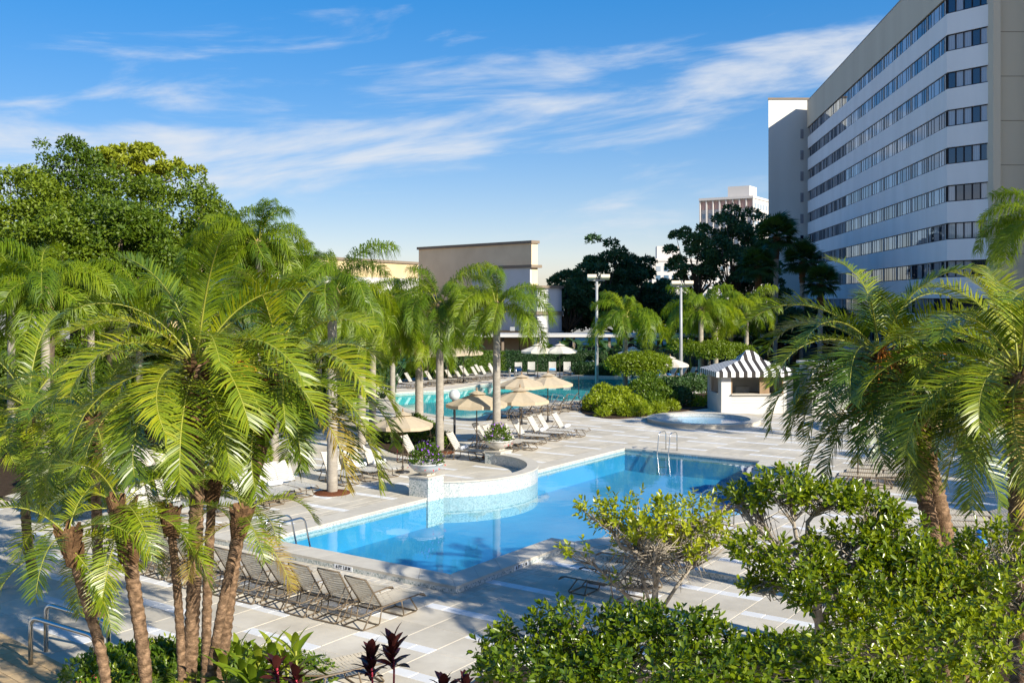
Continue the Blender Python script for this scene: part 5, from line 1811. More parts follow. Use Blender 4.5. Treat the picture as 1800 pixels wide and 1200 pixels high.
def tree(name, label, base, h, crown_r, crown_z, nblob, per, size, mat, bark='bark', seed=1, shape=(1, 1, 0.8), group=None, trunk_r=0.35, blob_r=(0.16, 0.30), inner=0.35, top_bias=0.0, flat=0.8):
    """trunk with limbs reaching into a crown made of leaf clumps"""
    rr = random.Random(seed)
    t = thing(name, label, 'tree', base, rr.uniform(0, 6), group)
    cz = crown_z
    blobs, per_ = [], []
    for k in range(nblob):
        while True:
            d = Vector((rr.gauss(0, 1), rr.gauss(0, 1), rr.gauss(0, 1) + top_bias)).normalized()
            if d.z > -0.55:
                break
        f = rr.uniform(inner, 1.0) ** 0.5
        c = Vector((d.x * shape[0], d.y * shape[1], d.z * shape[2])) * crown_r * f * (1 + 0.12 * math.sin(5 * d.x + seed) + 0.1 * math.sin(4 * d.z + 2 * seed))
        r_ = crown_r * rr.uniform(*blob_r)
        blobs.append(((c.x, c.y, cz + c.z), r_)); per_.append(max(8, int(per * (r_ / (crown_r * 0.23)) ** 2)))
    V, F = blob_leaves(blobs, per_, size, size * 0.55, flat=flat)
    link('crown', trimesh('crown', V, F, mat), t)
    mb = MB()
    fork = Vector((rr.uniform(-.3, .3), rr.uniform(-.3, .3), max(1.0, cz - crown_r * shape[2] * 0.75)))
    mb.tube(smooth_path([(0, 0, -0.2), (fork.x * 0.4, fork.y * 0.4, fork.z * 0.5), fork], 0.5), [trunk_r * (1.25 - 0.5 * i / 20) for i in range(len(smooth_path([(0, 0, -0.2), (fork.x * 0.4, fork.y * 0.4, fork.z * 0.5), fork], 0.5)))], 9)
    for k in range(min(nblob, 22)):
        c = Vector(blobs[(k * 7) % nblob][0])
        m = fork.lerp(c, 0.5) + Vector((rr.uniform(-.4, .4), rr.uniform(-.4, .4), -crown_r * 0.06))
        mb.tube([fork, m, c], [trunk_r * 0.45, trunk_r * 0.25, trunk_r * 0.06], 5)
    mb.build('trunk', bark, t, True)
    return t

def px_tree(x, ytop, ybot, wpx, Y, **kw):
    """crown spanning rows ytop..ybot and wpx columns at depth Y"""
    base = Vector(((x - 900) / FPX * Y, Y, 0))
    zt = H - (ytop - HZ) / FPX * Y; zb = H - (ybot - HZ) / FPX * Y
    cr = wpx / 2 / FPX * Y
    sh = (zt - zb) / 2 / cr
    return tree(base=base, h=zt, crown_r=cr, crown_z=(zt + zb) / 2, shape=(1, 1, sh), **kw)
og = 'oak trees behind the left garden'
px_tree(25, 285, 560, 250, 66, name='oak_tree', label='dark green oak at the left edge of the garden', nblob=150, per=210, size=0.25, blob_r=(0.12, 0.24), flat=0.95, mat='oak_leaf', seed=1, group=og)
px_tree(128, 262, 560, 190, 72, name='oak_tree', label='tallest rounded oak with dense dark crown', nblob=150, per=210, size=0.25, blob_r=(0.12, 0.24), flat=0.95, mat='oak_leaf', seed=2, group=og)
px_tree(290, 300, 560, 240, 68, name='oak_tree', label='broad oak sloping down towards the hall', nblob=160, per=210, size=0.25, blob_r=(0.12, 0.24), flat=0.95, mat='oak_leaf', seed=3, group=og)
px_tree(200, 345, 580, 220, 60, name='oak_tree', label='lower oak filling the gap between the taller oaks', nblob=130, per=210, size=0.25, blob_r=(0.12, 0.24), flat=0.95, mat='oak_leaf', seed=4, group=og)
px_tree(80, 380, 590, 230, 58, name='oak_tree', label='low spreading oak with pale twigs at the garden edge', nblob=130, per=210, size=0.25, blob_r=(0.12, 0.24), flat=0.95, mat='oak_leaf', seed=6, group=og)
px_tree(375, 385, 570, 150, 70, name='oak_tree', label='small oak at the right end of the oak group', nblob=90, per=210, size=0.25, blob_r=(0.12, 0.24), flat=0.95, mat='oak_leaf', seed=5, group=og)
px_tree(252, 255, 330, 160, 82, name='pine_tree', label='yellow green pine top rising behind the oaks', nblob=60, per=260, size=0.34, mat='pine_leaf', seed=7, blob_r=(0.10, 0.18))
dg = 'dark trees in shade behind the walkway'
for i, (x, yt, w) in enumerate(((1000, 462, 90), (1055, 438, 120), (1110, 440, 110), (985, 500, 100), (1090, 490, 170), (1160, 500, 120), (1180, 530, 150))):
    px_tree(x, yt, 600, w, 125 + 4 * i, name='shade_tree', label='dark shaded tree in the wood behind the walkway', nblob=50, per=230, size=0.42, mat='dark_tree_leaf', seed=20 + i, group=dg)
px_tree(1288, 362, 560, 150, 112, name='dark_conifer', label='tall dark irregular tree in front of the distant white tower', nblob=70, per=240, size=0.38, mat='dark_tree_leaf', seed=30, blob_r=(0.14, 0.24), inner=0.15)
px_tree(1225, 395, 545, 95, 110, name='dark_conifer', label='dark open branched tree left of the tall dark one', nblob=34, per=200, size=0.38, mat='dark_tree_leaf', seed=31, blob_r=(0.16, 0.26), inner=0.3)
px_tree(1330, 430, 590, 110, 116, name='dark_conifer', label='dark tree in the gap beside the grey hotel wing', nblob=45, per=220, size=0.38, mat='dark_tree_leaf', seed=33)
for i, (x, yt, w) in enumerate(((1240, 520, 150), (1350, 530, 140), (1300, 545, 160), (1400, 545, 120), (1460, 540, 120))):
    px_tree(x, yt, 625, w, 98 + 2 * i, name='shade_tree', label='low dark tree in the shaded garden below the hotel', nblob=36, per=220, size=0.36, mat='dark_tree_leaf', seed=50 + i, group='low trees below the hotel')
# trees beyond the frame on the right that throw the dappled shade over the right deck
for i, (x, y, h, r_) in enumerate(((27.0, 22.0, 11.0, 3.4), (30.5, 27.5, 12.0, 3.6), (34.0, 33.0, 12.0, 3.4))):
    tree('oak_tree', 'spreading oak beyond the right deck shading the paving', Vector((x, y, 0)), h, r_, h * 0.66, 44, 240, 0.30, 'oak_leaf', seed=70 + i, group='oaks shading the right deck')

# --- shrubs: blobs are (x, y, z, radius) in world space
def shrub(name, label, blobs, n, size, mat, cat='shrub', group=None, wid=0.5, core=None, rounded=False, stems=0, bark='bark', flat=1.0, shell=0.8):
    bx = sum(b[0] for b in blobs) / len(blobs); by = sum(b[1] for b in blobs) / len(blobs)
    t = thing(name, label, cat, (bx, by, 0), 0, group)
    bl = [((b[0] - bx, b[1] - by, b[2]), b[3]) for b in blobs]
    tot = sum(b[1] ** 2 for b in bl)
    V, F = blob_leaves(bl, [int(n * b[1] ** 2 / tot) + 5 for b in bl], size, size * wid, shell, rounded=rounded, flat=flat)
    link('foliage', trimesh('foliage', V, F, mat), t)
    if stems:
        mb = MB()
        for k in range(stems):
            c = Vector(bl[k % len(bl)][0])
            mb.tube([(random.uniform(-.1, .1), random.uniform(-.1, .1), -0.05), c * 0.5 + Vector((0, 0, 0)), c], [0.05, 0.035, 0.015], 5)
        mb.build('stem', bark, t, True)
    return t

def hedge(label, x0, y0, x1, y1, h, w, mat, n, size=0.14):
    a, b = Vector((x0, y0, 0)), Vector((x1, y1, 0))
    L = (b - a).length
    ang = math.atan2(b.y - a.y, b.x - a.x)
    t = thing('hedge', label, 'hedge', a, ang, 'clipped hedges behind the turquoise pool')
    P, N = [], []
    u = rng.uniform(0, L, n); kind = rng.uniform(0, 1, n)
    ywave = 0.05 * np.sin(u * 2.1)
    front = kind < 0.55
    y = np.where(front, -w / 2 + rng.normal(0, 0.05, n), rng.uniform(-w / 2, w / 2, n))
    z = np.where(front, rng.uniform(0, h, n), h + rng.normal(0, 0.05, n)) + ywave * (~front)
    P = np.stack([u, y, z], 1)
    Nn = np.where(front[:, None], np.array([0, -1.0, 0.3]), np.array([0, 0, 1.0])) + rand_dirs(n) * 0.7
    V, F = leaves(P, rand_dirs(n) + Nn * 0.4, Nn, size * rng.uniform(0.7, 1.3, n), size * 0.5)
    link('foliage', trimesh('foliage', V, F, mat), t)
    mb = MB(); mb.box(0.05, -w / 2 + 0.12, 0, L - 0.05, w / 2 - 0.05, h - 0.12); mb.build('core', 'shade_toned_leaf', t)
hg = G(700, 662); 
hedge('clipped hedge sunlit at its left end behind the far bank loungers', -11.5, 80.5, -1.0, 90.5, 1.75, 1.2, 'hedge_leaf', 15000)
hedge('clipped hedge in shade behind the lounger pair', -1.0, 90.6, 9.0, 91.5, 1.7, 1.2, 'shade_toned_leaf', 11000)  # shadow on this stretch of hedge comes from the darker leaf colour
hedge('low clipped hedge in the shade at the far right bank', 5.6, 87.5, 9.0, 86.0, 0.9, 1.6, 'shade_toned_leaf', 5000)

# round topiary with the palm through it
c = G(1099, 694)
tp = thing('topiary_tree', 'round clipped bright green topiary around the palm trunk', 'topiary', (c.x + 0.6, c.y - 1.4, 0))
bl = [((x * 1.15, y, z + 0.1), r_ * 1.12) for x, y, z, r_ in ((-1.05, 0, 1.95, 0.85), (-0.3, -0.35, 2.1, 0.95), (0.55, -0.3, 2.12, 0.98), (1.25, 0, 2.0, 0.85), (0.1, 0.5, 2.0, 0.95), (-0.75, 0.45, 1.95, 0.85), (1.0, 0.45, 2.0, 0.8), (0.2, -0.1, 1.65, 0.9), (-0.6, -0.2, 1.6, 0.8), (0.9, -0.1, 1.65, 0.8))]
V, F = blob_leaves(bl, [1500] * len(bl), 0.15, 0.07, 0.85, flat=0.82)
link('crown', trimesh('crown', V, F, 'topiary_leaf'), tp)
mb = MB(); mb.tube([(0.1, 0, 0), (0.5, 0, 0.8), (0.2, 0, 1.7)], [0.07, 0.06, 0.05], 7); mb.tube([(0.45, 0, 0.75), (0.9, -0.1, 1.1), (1.0, -0.1, 1.6)], [0.05, 0.04, 0.03], 6); mb.build('trunk', 'pale_bark', tp, True)
c = G(1240, 678)
tp2 = thing('topiary_tree', 'wide clipped tree in shade with a sunlit shoulder beside the cabana', 'topiary', (c.x, c.y, 0))
bl = [((-2.1, 0, 2.9), 0.8), ((-1.3, 0.2, 2.7), 1.0), ((-0.4, 0, 2.5), 1.1), ((0.5, 0, 2.6), 1.15), ((1.4, 0.2, 2.6), 1.1), ((2.3, 0.3, 2.5), 1.0), ((0.2, -0.5, 2.3), 1.0), ((1.2, -0.5, 2.3), 1.0), ((3.0, 0.3, 2.4), 0.9)]
V, F = blob_leaves(bl, [1400] * len(bl), 0.16, 0.08, 0.85, flat=0.72)
link('crown', trimesh('crown', V, F, 'hedge_leaf'), tp2)
mb = MB(); mb.tube([(0.2, 0, 0), (0.25, 0, 1.0), (0.3, 0, 2.3)], [0.13, 0.11, 0.1], 8); mb.build('trunk', 'pale_bark', tp2, True)

# mixed shrubs in the bed below the topiary
def gb(x, y, z, r_, lift=0.0):
    p = G(x, y); return (p.x, p.y, z, r_)
shrub('shrub', 'bright low shrub in the bed at the end of the lounger row', [gb(1045, 722, 0.35, 0.7), gb(1075, 728, 0.4, 0.75), gb(1060, 714, 0.6, 0.8), gb(1090, 722, 0.6, 0.85), gb(1115, 726, 0.35, 0.7)], 7500, 0.16, 'topiary_leaf')
shrub('shrub', 'leafy green shrub below the round topiary', [gb(1125, 712, 0.8, 0.8), gb(1150, 712, 0.8, 0.85), gb(1140, 704, 1.0, 0.8), gb(1170, 716, 0.5, 0.7), gb(1145, 722, 0.4, 0.7)], 7000, 0.17, 'hedge_leaf')
shrub('shrub', 'dark shrub in the bed towards the cabana', [gb(1190, 708, 0.8, 0.85), gb(1215, 702, 0.8, 0.9), gb(1235, 698, 0.7, 0.8), gb(1200, 714, 0.4, 0.7), gb(1170, 706, 0.9, 0.7)], 6500, 0.18, 'shade_toned_leaf')
shrub('ground_cover', 'bright grassy ground cover at the edge of the bed', [gb(1100, 732, 0.15, 0.45), gb(1130, 731, 0.2, 0.5), gb(1155, 727, 0.2, 0.5), gb(1180, 722, 0.2, 0.45), gb(1060, 732, 0.15, 0.4), gb(1225, 714, 0.15, 0.5), gb(1250, 709, 0.15, 0.45)], 4200, 0.22, 'topiary_leaf', wid=0.2)
# bed at the foot of the left tall palm
shrub('shrub', 'dark low shrub at the foot of the tall grey palm', [gb(700, 780, 0.35, 0.6), gb(725, 782, 0.4, 0.65), gb(750, 776, 0.4, 0.6), gb(675, 776, 0.35, 0.6), gb(730, 765, 0.45, 0.6), gb(780, 788, 0.3, 0.45)], 6000, 0.13, 'hedge_leaf')
# big-leaf plants below the walkway
def bird_leaf(seed):
    r = random.Random(seed)
    mb = MB()
    n = 9
    pts = []
    for i in range(n):
        t = i / (n - 1)
        pts.append(Vector((0.9 + 1.0 * t, 0, 1.9 + 0.75 * t - 0.75 * t * t)))
    vs = []
    for i, p in enumerate(pts):
        w = 0.30 * math.sin(math.pi * (0.08 + 0.90 * i / (n - 1))) ** 0.7
        vs += [(p.x, -w, p.z + 0.10 * w / 0.3), (p.x, 0, p.z), (p.x, w, p.z + 0.10 * w / 0.3)]
    mb.add(vs, [(i * 3 + j, i * 3 + j + 1, i * 3 + j + 4, i * 3 + j + 3) for i in range(n - 1) for j in range(2)])
    mb.tube([(0, 0, 0), (0.45, 0, 1.1), (0.9, 0, 1.9)], [0.035, 0.025, 0.015], 5)
    return mb.mesh('large_leaf', 'shade_toned_leaf', True)
BL_ = [bird_leaf(1)]
def big_plant(x, Y, label, n=11, s=1.0, seed=1, mat=None):
    rr = random.Random(seed)
    t = thing('bird_of_paradise_plant', label, 'plant', ((x - 900) / FPX * Y, Y, 0), 0, 'large leaved plants in front of the walkway')
    for k in range(n):
        link('large_leaf', BL_[0], t, (rr.uniform(-.25, .25), rr.uniform(-.25, .25), 0), (rr.uniform(-.15, .15), rr.uniform(-0.75, 0.25), k * 2.4), s * rr.uniform(0.7, 1.15))
for i, x in enumerate((965, 990, 1012, 1030, 1062, 1085, 1130, 1150, 1172, 1195, 1215, 1275, 1300, 1330)):
    big_plant(x, 91 + (i % 3) * 1.8 - (6 if x > 1040 else 0), 'large leaved plant standing in the shade before the walkway', 11, 1.25 if x > 1100 else 1.0, 100 + i)
for i, (x, Y) in enumerate(((800, 84), (782, 80), (760, 79), (690, 70), (670, 66))):
    big_plant(x, Y, 'large leaved plant in the sun behind the far bank umbrellas', 12, 1.3, 130 + i)
# understorey in the left garden so the clump stands before green
ub = []
for i in range(26):
    x = -24 + 0.62 * i + random.uniform(-.4, .4); y = 40 + random.uniform(-3, 8) + 0.55 * i
    ub.append((x, y, random.uniform(0.6, 1.5), random.uniform(0.9, 1.5)))
for i in range(0, 26, 3):
    shrub('shrub', 'rounded garden shrub in the green bank behind the left palms', ub[i:i + 3], 5200, 0.2, 'hedge_leaf' if i % 2 else 'oak_leaf', group='shrubs in the left garden')
for i in range(9):
    x, y = -30 + 2.3 * i, 58 + 1.6 * i
    shrub('shrub', 'tall leafy shrub below the oak trees', [(x + random.uniform(-.6, .6), y + random.uniform(-1, 1), 1.2 + 0.9 * k, 1.7) for k in range(3)], 5200, 0.26, 'oak_leaf', group='shrubs below the oaks')
for i, (x, y) in enumerate(((-10.5, 33), (-12.2, 35), (-13.5, 31), (-15, 34), (-10.6, 38.5))):
    shrub('shrub', 'low shrub among the palms left of the loungers', [(x, y, 0.5, 0.7), (x + 0.8, y + 0.4, 0.4, 0.6), (x - 0.7, y + 0.2, 0.5, 0.65)], 3800, 0.13, 'hedge_leaf' if i % 2 else 'topiary_leaf', group='low shrubs among the left palms')
for i, (x, y, s) in enumerate(((24, 52, 1.2), (27, 54, 1.4), (30, 57, 1.5), (21.5, 57, 1.3), (33, 60, 1.6), (19.5, 60, 1.2), (36, 55, 1.6), (17.5, 62, 1.2))):
    shrub('shrub', 'dark shrub above the tan steps on the right', [(x, y, 0.8 * s, 1.1 * s), (x + 1, y + 0.5, 0.6 * s, 0.9 * s), (x - 0.8, y + 0.2, 1.0 * s, 0.9 * s)], 4200, 0.2, 'shade_toned_leaf', group='shrubs above the right steps')

# --- glossy shrubs in front of the camera: rosettes of leaves on twigs
def glossy(name, label, base, blobs, nros, size, seed, trunk_pts, group=None, bare=0):
    """blobs (x, y, z, rx, rz): rosettes cover the upper shells; twigs join them to the limbs"""
    r = np.random.default_rng(seed)
    t = thing(name, label, 'shrub', base, 0, group)
    b0 = Vector(base)
    parts = []
    tw = MB()
    vol = sum(b[3] * b[3] for b in blobs)
    limbs = []
    for b in blobs:
        c = Vector(b[:3]) - b0
        n = int(nros * b[3] * b[3] / vol)
        d = r.normal(size=(n, 3)); d[:, 2] = np.abs(d[:, 2]) * 0.9 - 0.25
        d = norm(d)
        # clumped: keep the directions that fall on a few random lobes, so gaps remain
        lob = norm(r.normal(size=(6, 3)) + np.array([0, 0, 0.55]))
        lu = (d @ lob.T).max(1)
        keep = lu > 0.74
        d = d[keep]; lu = lu[keep]; n = len(d)
        rad = (0.62 + 0.40 * r.uniform(0, 1, n) ** 0.6) * (0.82 + 0.25 * (lu - 0.74) / 0.26)
        P = np.array(c) + d * rad[:, None] * np.array([b[3], b[3], b[4]])
        ax = norm(d * 0.7 + np.array([0, 0, 0.55]) + r.normal(size=(n, 3)) * 0.35)
        for j in range(8):
            a = r.uniform(0, 6.28, n) if j == 0 else a + 2.4
            x = norm(np.cross(ax, np.array([0.31, 0.77, 0.2])))
            y = np.cross(ax, x)
            rd = x * np.cos(a)[:, None] + y * np.sin(a)[:, None]
            spread = 0.35 + 0.12 * j
            D = ax * (1.15 - spread) + rd * spread
            off_ = ax * (0.05 * (4 - j) / 4 * size / 0.08)[:, None] if False else ax * (0.02 * (6 - j) * size / 0.08)
            parts.append(leaves(P + off_, D, ax - D * 0.3, size * r.uniform(0.6, 1.35, n), size * 0.5 * r.uniform(0.75, 1.25, n), 0.22, True, 0.06))
        limbs.append((c, P))
    V, F = join_tris(parts)
    link('foliage', trimesh('foliage', V, F, 'glossy_leaf'), t)
    rr = random.Random(seed)
    for li, (c, P) in enumerate(limbs):
        st = Vector(trunk_pts[min(len(trunk_pts) - 1, 1 + li % max(1, len(trunk_pts) - 1))]) - b0
        m = st.lerp(c, 0.5) + Vector((rr.uniform(-.15, .15), rr.uniform(-.15, .15), -0.05))
        tw.tube([st, m, c], [0.024, 0.018, 0.012], 6)
        for k in range(min(len(P), 46)):
            p = Vector(P[rr.randrange(len(P))])
            s_ = m.lerp(c, rr.uniform(0.2, 1.0))
            q = s_.lerp(p, 0.55) + Vector((rr.uniform(-.06, .06), rr.uniform(-.06, .06), rr.uniform(-.08, .02)))
            tw.tube([s_, q, p], [0.007, 0.0045, 0.0025], 4)
        for k in range(bare):
            d = Vector((rr.gauss(0, 1), rr.gauss(0, 1), rr.gauss(-0.1, 0.7))).normalized() * b_r(blobs[li]) * rr.uniform(0.5, 1.0)
            s_ = m.lerp(c, rr.uniform(0.0, 0.8))
            q = s_ + d * 0.5 + Vector((0, 0, 0.05)); e = s_ + d
            tw.tube([s_, q, e], [0.008, 0.005, 0.002], 4)
            tw.tube([q, q + Vector((rr.uniform(-.15, .15), rr.uniform(-.15, .15), rr.uniform(-.1, .15)))], [0.004, 0.0015], 3)
    pts = [Vector(p) - b0 for p in trunk_pts]
    tw.tube(pts, [0.045 - 0.02 * i / (len(pts) - 1) for i in range(len(pts))], 8)
    tw.build('branches', 'pale_bark', t, True)
    return t
def b_r(b):
    return b[3]
SHK = 0.75
def wb(x, y, Y, rpx, rz=None):
    Y *= SHK
    p = W(x, y, Y); k = Y / FPX
    return (p.x, p.y, p.z, rpx * k, (rz or rpx) * k)
# small tree with bare twigs over the loungers
bs = G(1150, HZ + (H - LOW) * FPX / (14.0 * SHK), LOW)
glossy('small_tree', 'small open crowned tree with pale bare twigs in front of the loungers', bs,
       [wb(1120, 925, 14.0, 75, 50), wb(1200, 920, 14.2, 75, 48), wb(1060, 905, 13.8, 40, 28), wb(1255, 945, 13.9, 40, 26), wb(1150, 960, 13.7, 75, 36), wb(1215, 965, 14.3, 55, 30), wb(1020, 970, 13.5, 24, 16), wb(1085, 1035, 13.6, 18, 22)],
       430, 0.064, 41, [bs, W(1150, 1090, 14 * SHK), W(1152, 1030, 14 * SHK), W(1160, 985, 14 * SHK)], None, 24)
# tall glossy shrub at the right with several limbs
bs = G(1440, HZ + (H - LOW) * FPX / (11.6 * SHK), LOW)
glossy('glossy_shrub', 'tall spreading glossy leaved shrub with visible pale limbs', bs,
       [wb(1320, 885, 11.8, 45, 26), wb(1385, 865, 11.6, 60, 34), wb(1450, 880, 11.6, 62, 34), wb(1520, 905, 11.5, 60, 32), wb(1575, 925, 11.5, 45, 26), wb(1290, 880, 12.0, 28, 16),
        wb(1335, 975, 11.2, 50, 28), wb(1400, 1000, 11.0, 60, 36), wb(1490, 975, 11.2, 70, 40), wb(1560, 965, 11.3, 60, 36), wb(1350, 1040, 10.9, 45, 28), wb(1460, 1050, 10.6, 75, 42), wb(1550, 1050, 10.7, 75, 45), wb(1610, 1010, 10.9, 60, 42)],
       1500, 0.060, 42, [bs, W(1440, 1100, 8.7), W(1430, 990, 8.7), W(1420, 940, 8.7), W(1500, 960, 8.62)], None, 6)
bs = G(1720, HZ + (H - LOW) * FPX / (10.8 * SHK), LOW)
glossy('glossy_shrub', 'dense glossy shrub filling the right corner beside the dark lounger frames', bs,
       [wb(1660, 1010, 11.0, 80, 60), wb(1730, 1000, 10.9, 80, 65), wb(1790, 980, 10.8, 80, 60), wb(1640, 1080, 10.4, 90, 70), wb(1720, 1090, 10.2, 100, 80), wb(1800, 1070, 10.2, 100, 80), wb(1580, 1120, 10.0, 90, 60), wb(1660, 1160, 9.6, 110, 70), wb(1770, 1170, 9.5, 110, 70), wb(1500, 1140, 9.9, 90, 50)],
       1500, 0.055, 43, [bs, W(1720, 1150, 8.1), W(1720, 1060, 8.1), W(1700, 1030, 8.1)], None, 10)
bs = G(1060, HZ + (H - LOW) * FPX / (10.6 * SHK), LOW)
glossy('glossy_shrub', 'low mound of bright glossy leaves along the bottom edge', bs,
       [wb(880, 1160, 10.8, 50, 32), wb(930, 1125, 10.8, 55, 40), wb(985, 1105, 10.7, 50, 34), wb(1050, 1118, 10.6, 60, 30), wb(1110, 1108, 10.6, 60, 32), wb(1190, 1105, 10.4, 62, 34), wb(1250, 1140, 10.2, 50, 28), wb(930, 1185, 10.3, 80, 36), wb(1020, 1175, 10.2, 80, 40), wb(1120, 1180, 10.0, 90, 40), wb(1220, 1185, 9.8, 90, 36), wb(1320, 1180, 10.0, 70, 36), wb(1390, 1165, 10.1, 75, 40)],
       1700, 0.060, 45, [bs, W(1060, 1200, 7.95), W(1060, 1160, 7.9), W(1150, 1170, 7.8)], None, 6)

# --- plants at the foot of the clump
def blade(L, Wd, bend, mat, n=7, name='leaf'):
    mb = MB(); vs = []
    for i in range(n):
        t = i / (n - 1)
        a = bend * t
        x = L * (math.sin(a) / max(bend, 1e-3) if bend > 1e-3 else t)
        z = L * ((1 - math.cos(a)) / max(bend, 1e-3)) * -1
        w = Wd * math.sin(math.pi * (0.05 + 0.93 * t)) ** 0.8
        vs += [(x, -w / 2, z + 0.14 * w), (x, 0, z), (x, w / 2, z + 0.14 * w)]
    mb.add(vs, [(i * 3 + j, i * 3 + j + 1, i * 3 + j + 4, i * 3 + j + 3) for i in range(n - 1) for j in range(2)])
    return mb.mesh(name, mat, True)
GIN = [blade(0.48, 0.11, 0.7, 'ginger_leaf'), blade(0.40, 0.10, 1.0, 'ginger_leaf')]
RED = [blade(0.36, 0.135, 0.5, 'red_leaf'), blade(0.30, 0.12, 0.8, 'red_leaf')]
def rosette(name, label, p, ms, n, z0, z1, e0, e1, s, cat='plant', group=None, stem=None, seed=1):
    rr = random.Random(seed)
    t = thing(name, label, cat, p, 0, group)
    if stem:
        mb = MB(); mb.tube([(0, 0, -0.1), (0.02, 0.01, z0), (0, 0, z1)], 0.016, 6); mb.build('stem', stem, t, True)
    for k in range(n):
        f = k / n
        link('leaf', ms[k % len(ms)], t, (0, 0, z1 + (z0 - z1) * f), (rr.uniform(-.3, .3), -R(e1 + (e0 - e1) * f + rr.uniform(-8, 8)), k * 2.4), s * rr.uniform(0.8, 1.15))
    return t
for i, (x, y, Y) in enumerate(((652, 1200, 14.0), (690, 1180, 14.2))):
    p = W(x, y, Y); rosette('cordyline', 'dark red cordyline standing free above the pale paving', (p.x, p.y, LOW), RED, 20, p.z - LOW + 0.02, p.z - LOW + 0.36, 25, 82, 0.95, 'plant', 'free standing red cordylines', 'red_stem', 60 + i)
for i, (x, y, Y) in enumerate(((487, 1180, 12.8), (520, 1195, 12.6), (780, 1212, 13.0), (820, 1210, 13.0))):
    p = W(x, y, Y); rosette('cordyline', 'low reddish cordyline at the bottom edge', (p.x, p.y, LOW), RED, 16, p.z - LOW - 0.15, p.z - LOW + 0.05, 15, 75, 0.75, 'plant', 'low red cordylines', 'red_stem', 64 + i)
for i, (x, y, Y) in enumerate(((430, 1185, 13.2), (455, 1160, 13.4), (480, 1150, 13.4), (505, 1165, 13.3), (420, 1150, 13.6), (520, 1140, 13.8), (445, 1195, 13.0), (395, 1170, 13.4))):
    p = W(x, y, Y); rosette('shell_ginger', 'variegated shell ginger with broad pointed leaves below the palms', (p.x, p.y, LOW), GIN, 15, max(0.2, p.z - LOW - 0.5), p.z - LOW, 10, 78, 1.0, 'plant', 'shell ginger at the foot of the palms', 'rachis', 80 + i)
for i, (x, y, Y) in enumerate(((235, 1180, 13.0), (290, 1190, 12.8), (310, 1150, 13.6), (270, 1160, 13.6), (380, 1190, 12.8), (340, 1200, 12.6))):
    p = W(x, y, Y)
    t = thing('fern', 'feathery green fern at the foot of the palm trunks', 'plant', (p.x, p.y, LOW), 0, 'ferns under the palm clump')
    FRs = fronds_for('date_small', specs['date_small'])
    for k in range(13):
        link('frond', FRs[(k % 5) + 1][1][k % 2], t, (0, 0, p.z - LOW - 0.55), (0, 0, k * 2.4 + i), 0.42)
    mb = MB(); mb.tube([(0, 0, -0.1), (0, 0, p.z - LOW - 0.5)], 0.03, 5); mb.build('stem', 'bark', t)
# ground shrubs with small red flowers
sh = [W(x, y, Y) for x, y, Y in ((160, 1200, 13.4), (120, 1210, 13.2), (60, 1215, 13.2), (230, 1215, 12.6), (300, 1220, 12.4), (400, 1220, 12.4), (490, 1225, 12.4), (190, 1180, 14.0))]
for i, p in enumerate(sh):
    t = shrub('flowering_shrub', 'low green shrub dotted with small red flowers at the terrace', [(p.x, p.y, p.z - 0.35, 0.38), (p.x + 0.3, p.y + 0.1, p.z - 0.45, 0.32), (p.x - 0.3, p.y, p.z - 0.5, 0.34), (p.x, p.y, p.z - 0.9, 0.4)], 1900, 0.085, 'hedge_leaf' if i % 2 else 'topiary_leaf', group='low flowering shrubs by the terrace', wid=0.4, stems=4, shell=0.5)
    n = 26
    d = rand_dirs(n); d[:, 2] = np.abs(d[:, 2])
    V, F = leaves(d * np.array([0.5, 0.4, 0.35]) + [0, 0, p.z - 0.35], rand_dirs(n), d, 0.035, 0.035, 0.0)
    link('blossoms', trimesh('blossoms', V, F, 'flower_mix'), t)
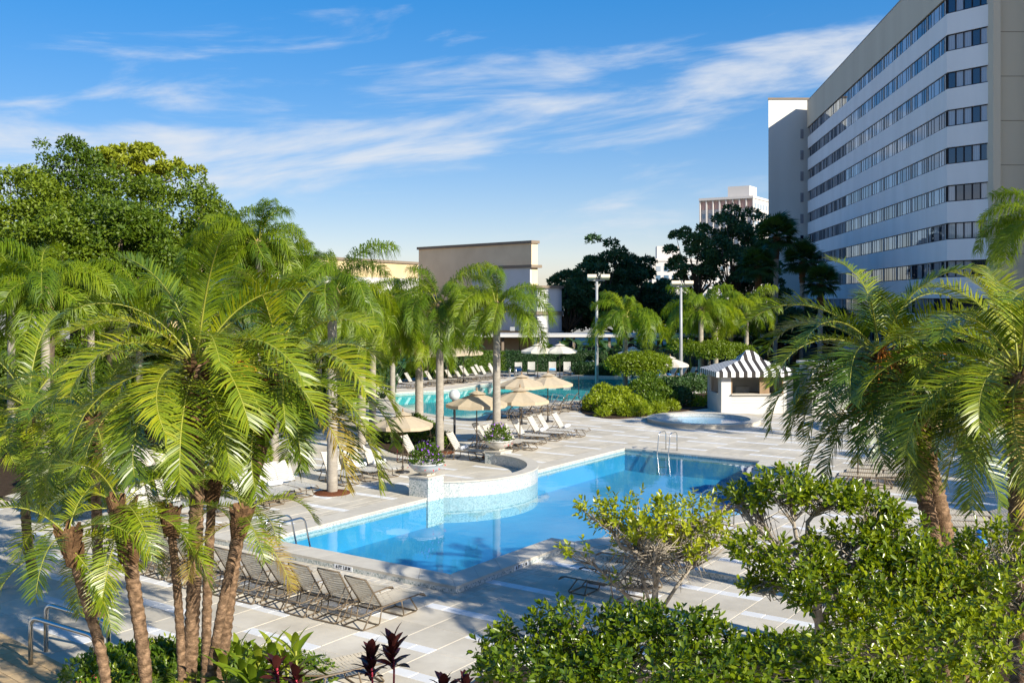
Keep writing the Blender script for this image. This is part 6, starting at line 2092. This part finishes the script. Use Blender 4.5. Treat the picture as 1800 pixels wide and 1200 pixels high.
# leafy ground cover in the two foreground beds
for i, (x, y) in enumerate(((180, 1205), (215, 1185), (260, 1180), (300, 1172), (340, 1180), (385, 1182), (425, 1190), (470, 1195), (520, 1205), (240, 1215), (320, 1215), (400, 1220))):
    p = G(x, y, LOW)
    shrub('ground_cover', 'low leafy ground cover at the foot of the palm clump', [(p.x, p.y, LOW + 0.15, 0.42), (p.x + 0.35, p.y - 0.1, LOW + 0.2, 0.36), (p.x - 0.3, p.y - 0.15, LOW + 0.2, 0.36)], 1300, 0.11, 'hedge_leaf' if i % 3 else 'ginger_leaf', group='ground cover below the palm clump', wid=0.42, shell=0.6)
for i in range(16):
    x, y = 0.2 + 0.75 * (i % 8) + random.uniform(-.2, .2), 11.5 + 2.6 * (i // 8) + random.uniform(-.4, .4)
    shrub('ground_cover', 'dark low ground cover under the glossy shrubs', [(x, y, LOW + 0.25, 0.5), (x + 0.4, y + 0.2, LOW + 0.3, 0.45), (x - 0.35, y + 0.1, LOW + 0.25, 0.45)], 1300, 0.10, 'shade_toned_leaf', group='ground cover below the glossy shrubs', wid=0.5, shell=0.6)
for i in range(14):
    p = G(1420 + 38 * (i % 7), 1168 + 34 * (i // 7), LOW)
    shrub('ground_cover', 'leafy ground cover between the glossy shrubs and the twin trunk palm', [(p.x, p.y, LOW + 0.2, 0.45), (p.x + 0.3, p.y + 0.2, LOW + 0.25, 0.4), (p.x - 0.3, p.y - 0.2, LOW + 0.2, 0.4)], 1200, 0.11, 'hedge_leaf', group='ground cover below the twin trunk palm', wid=0.45, shell=0.6)
# cordyline and plants in the square planter and among the left palms
for i, (x, y, z) in enumerate(((-9.6, 32.4, 0.6), (-10.4, 33.3, 0.8), (-4.6, 40.5, 0.6))):
    rosette('cordyline', 'red cordyline among the shrubs left of the loungers', (x, y, 0), RED, 18, z, z + 0.35, 20, 80, 1.1, 'plant', 'red cordylines among the left shrubs', 'red_stem', 90 + i)
q = G(1740, 792)
for k in range(3):
    rosette('cordyline', 'dark cordyline growing in the square white planter', (q.x - 0.3 + 0.5 * k, q.y + 0.5, 0.76), RED, 18, 0.4, 0.9, 20, 80, 1.2, 'plant', 'cordylines in the square planter', 'red_stem', 95 + k)
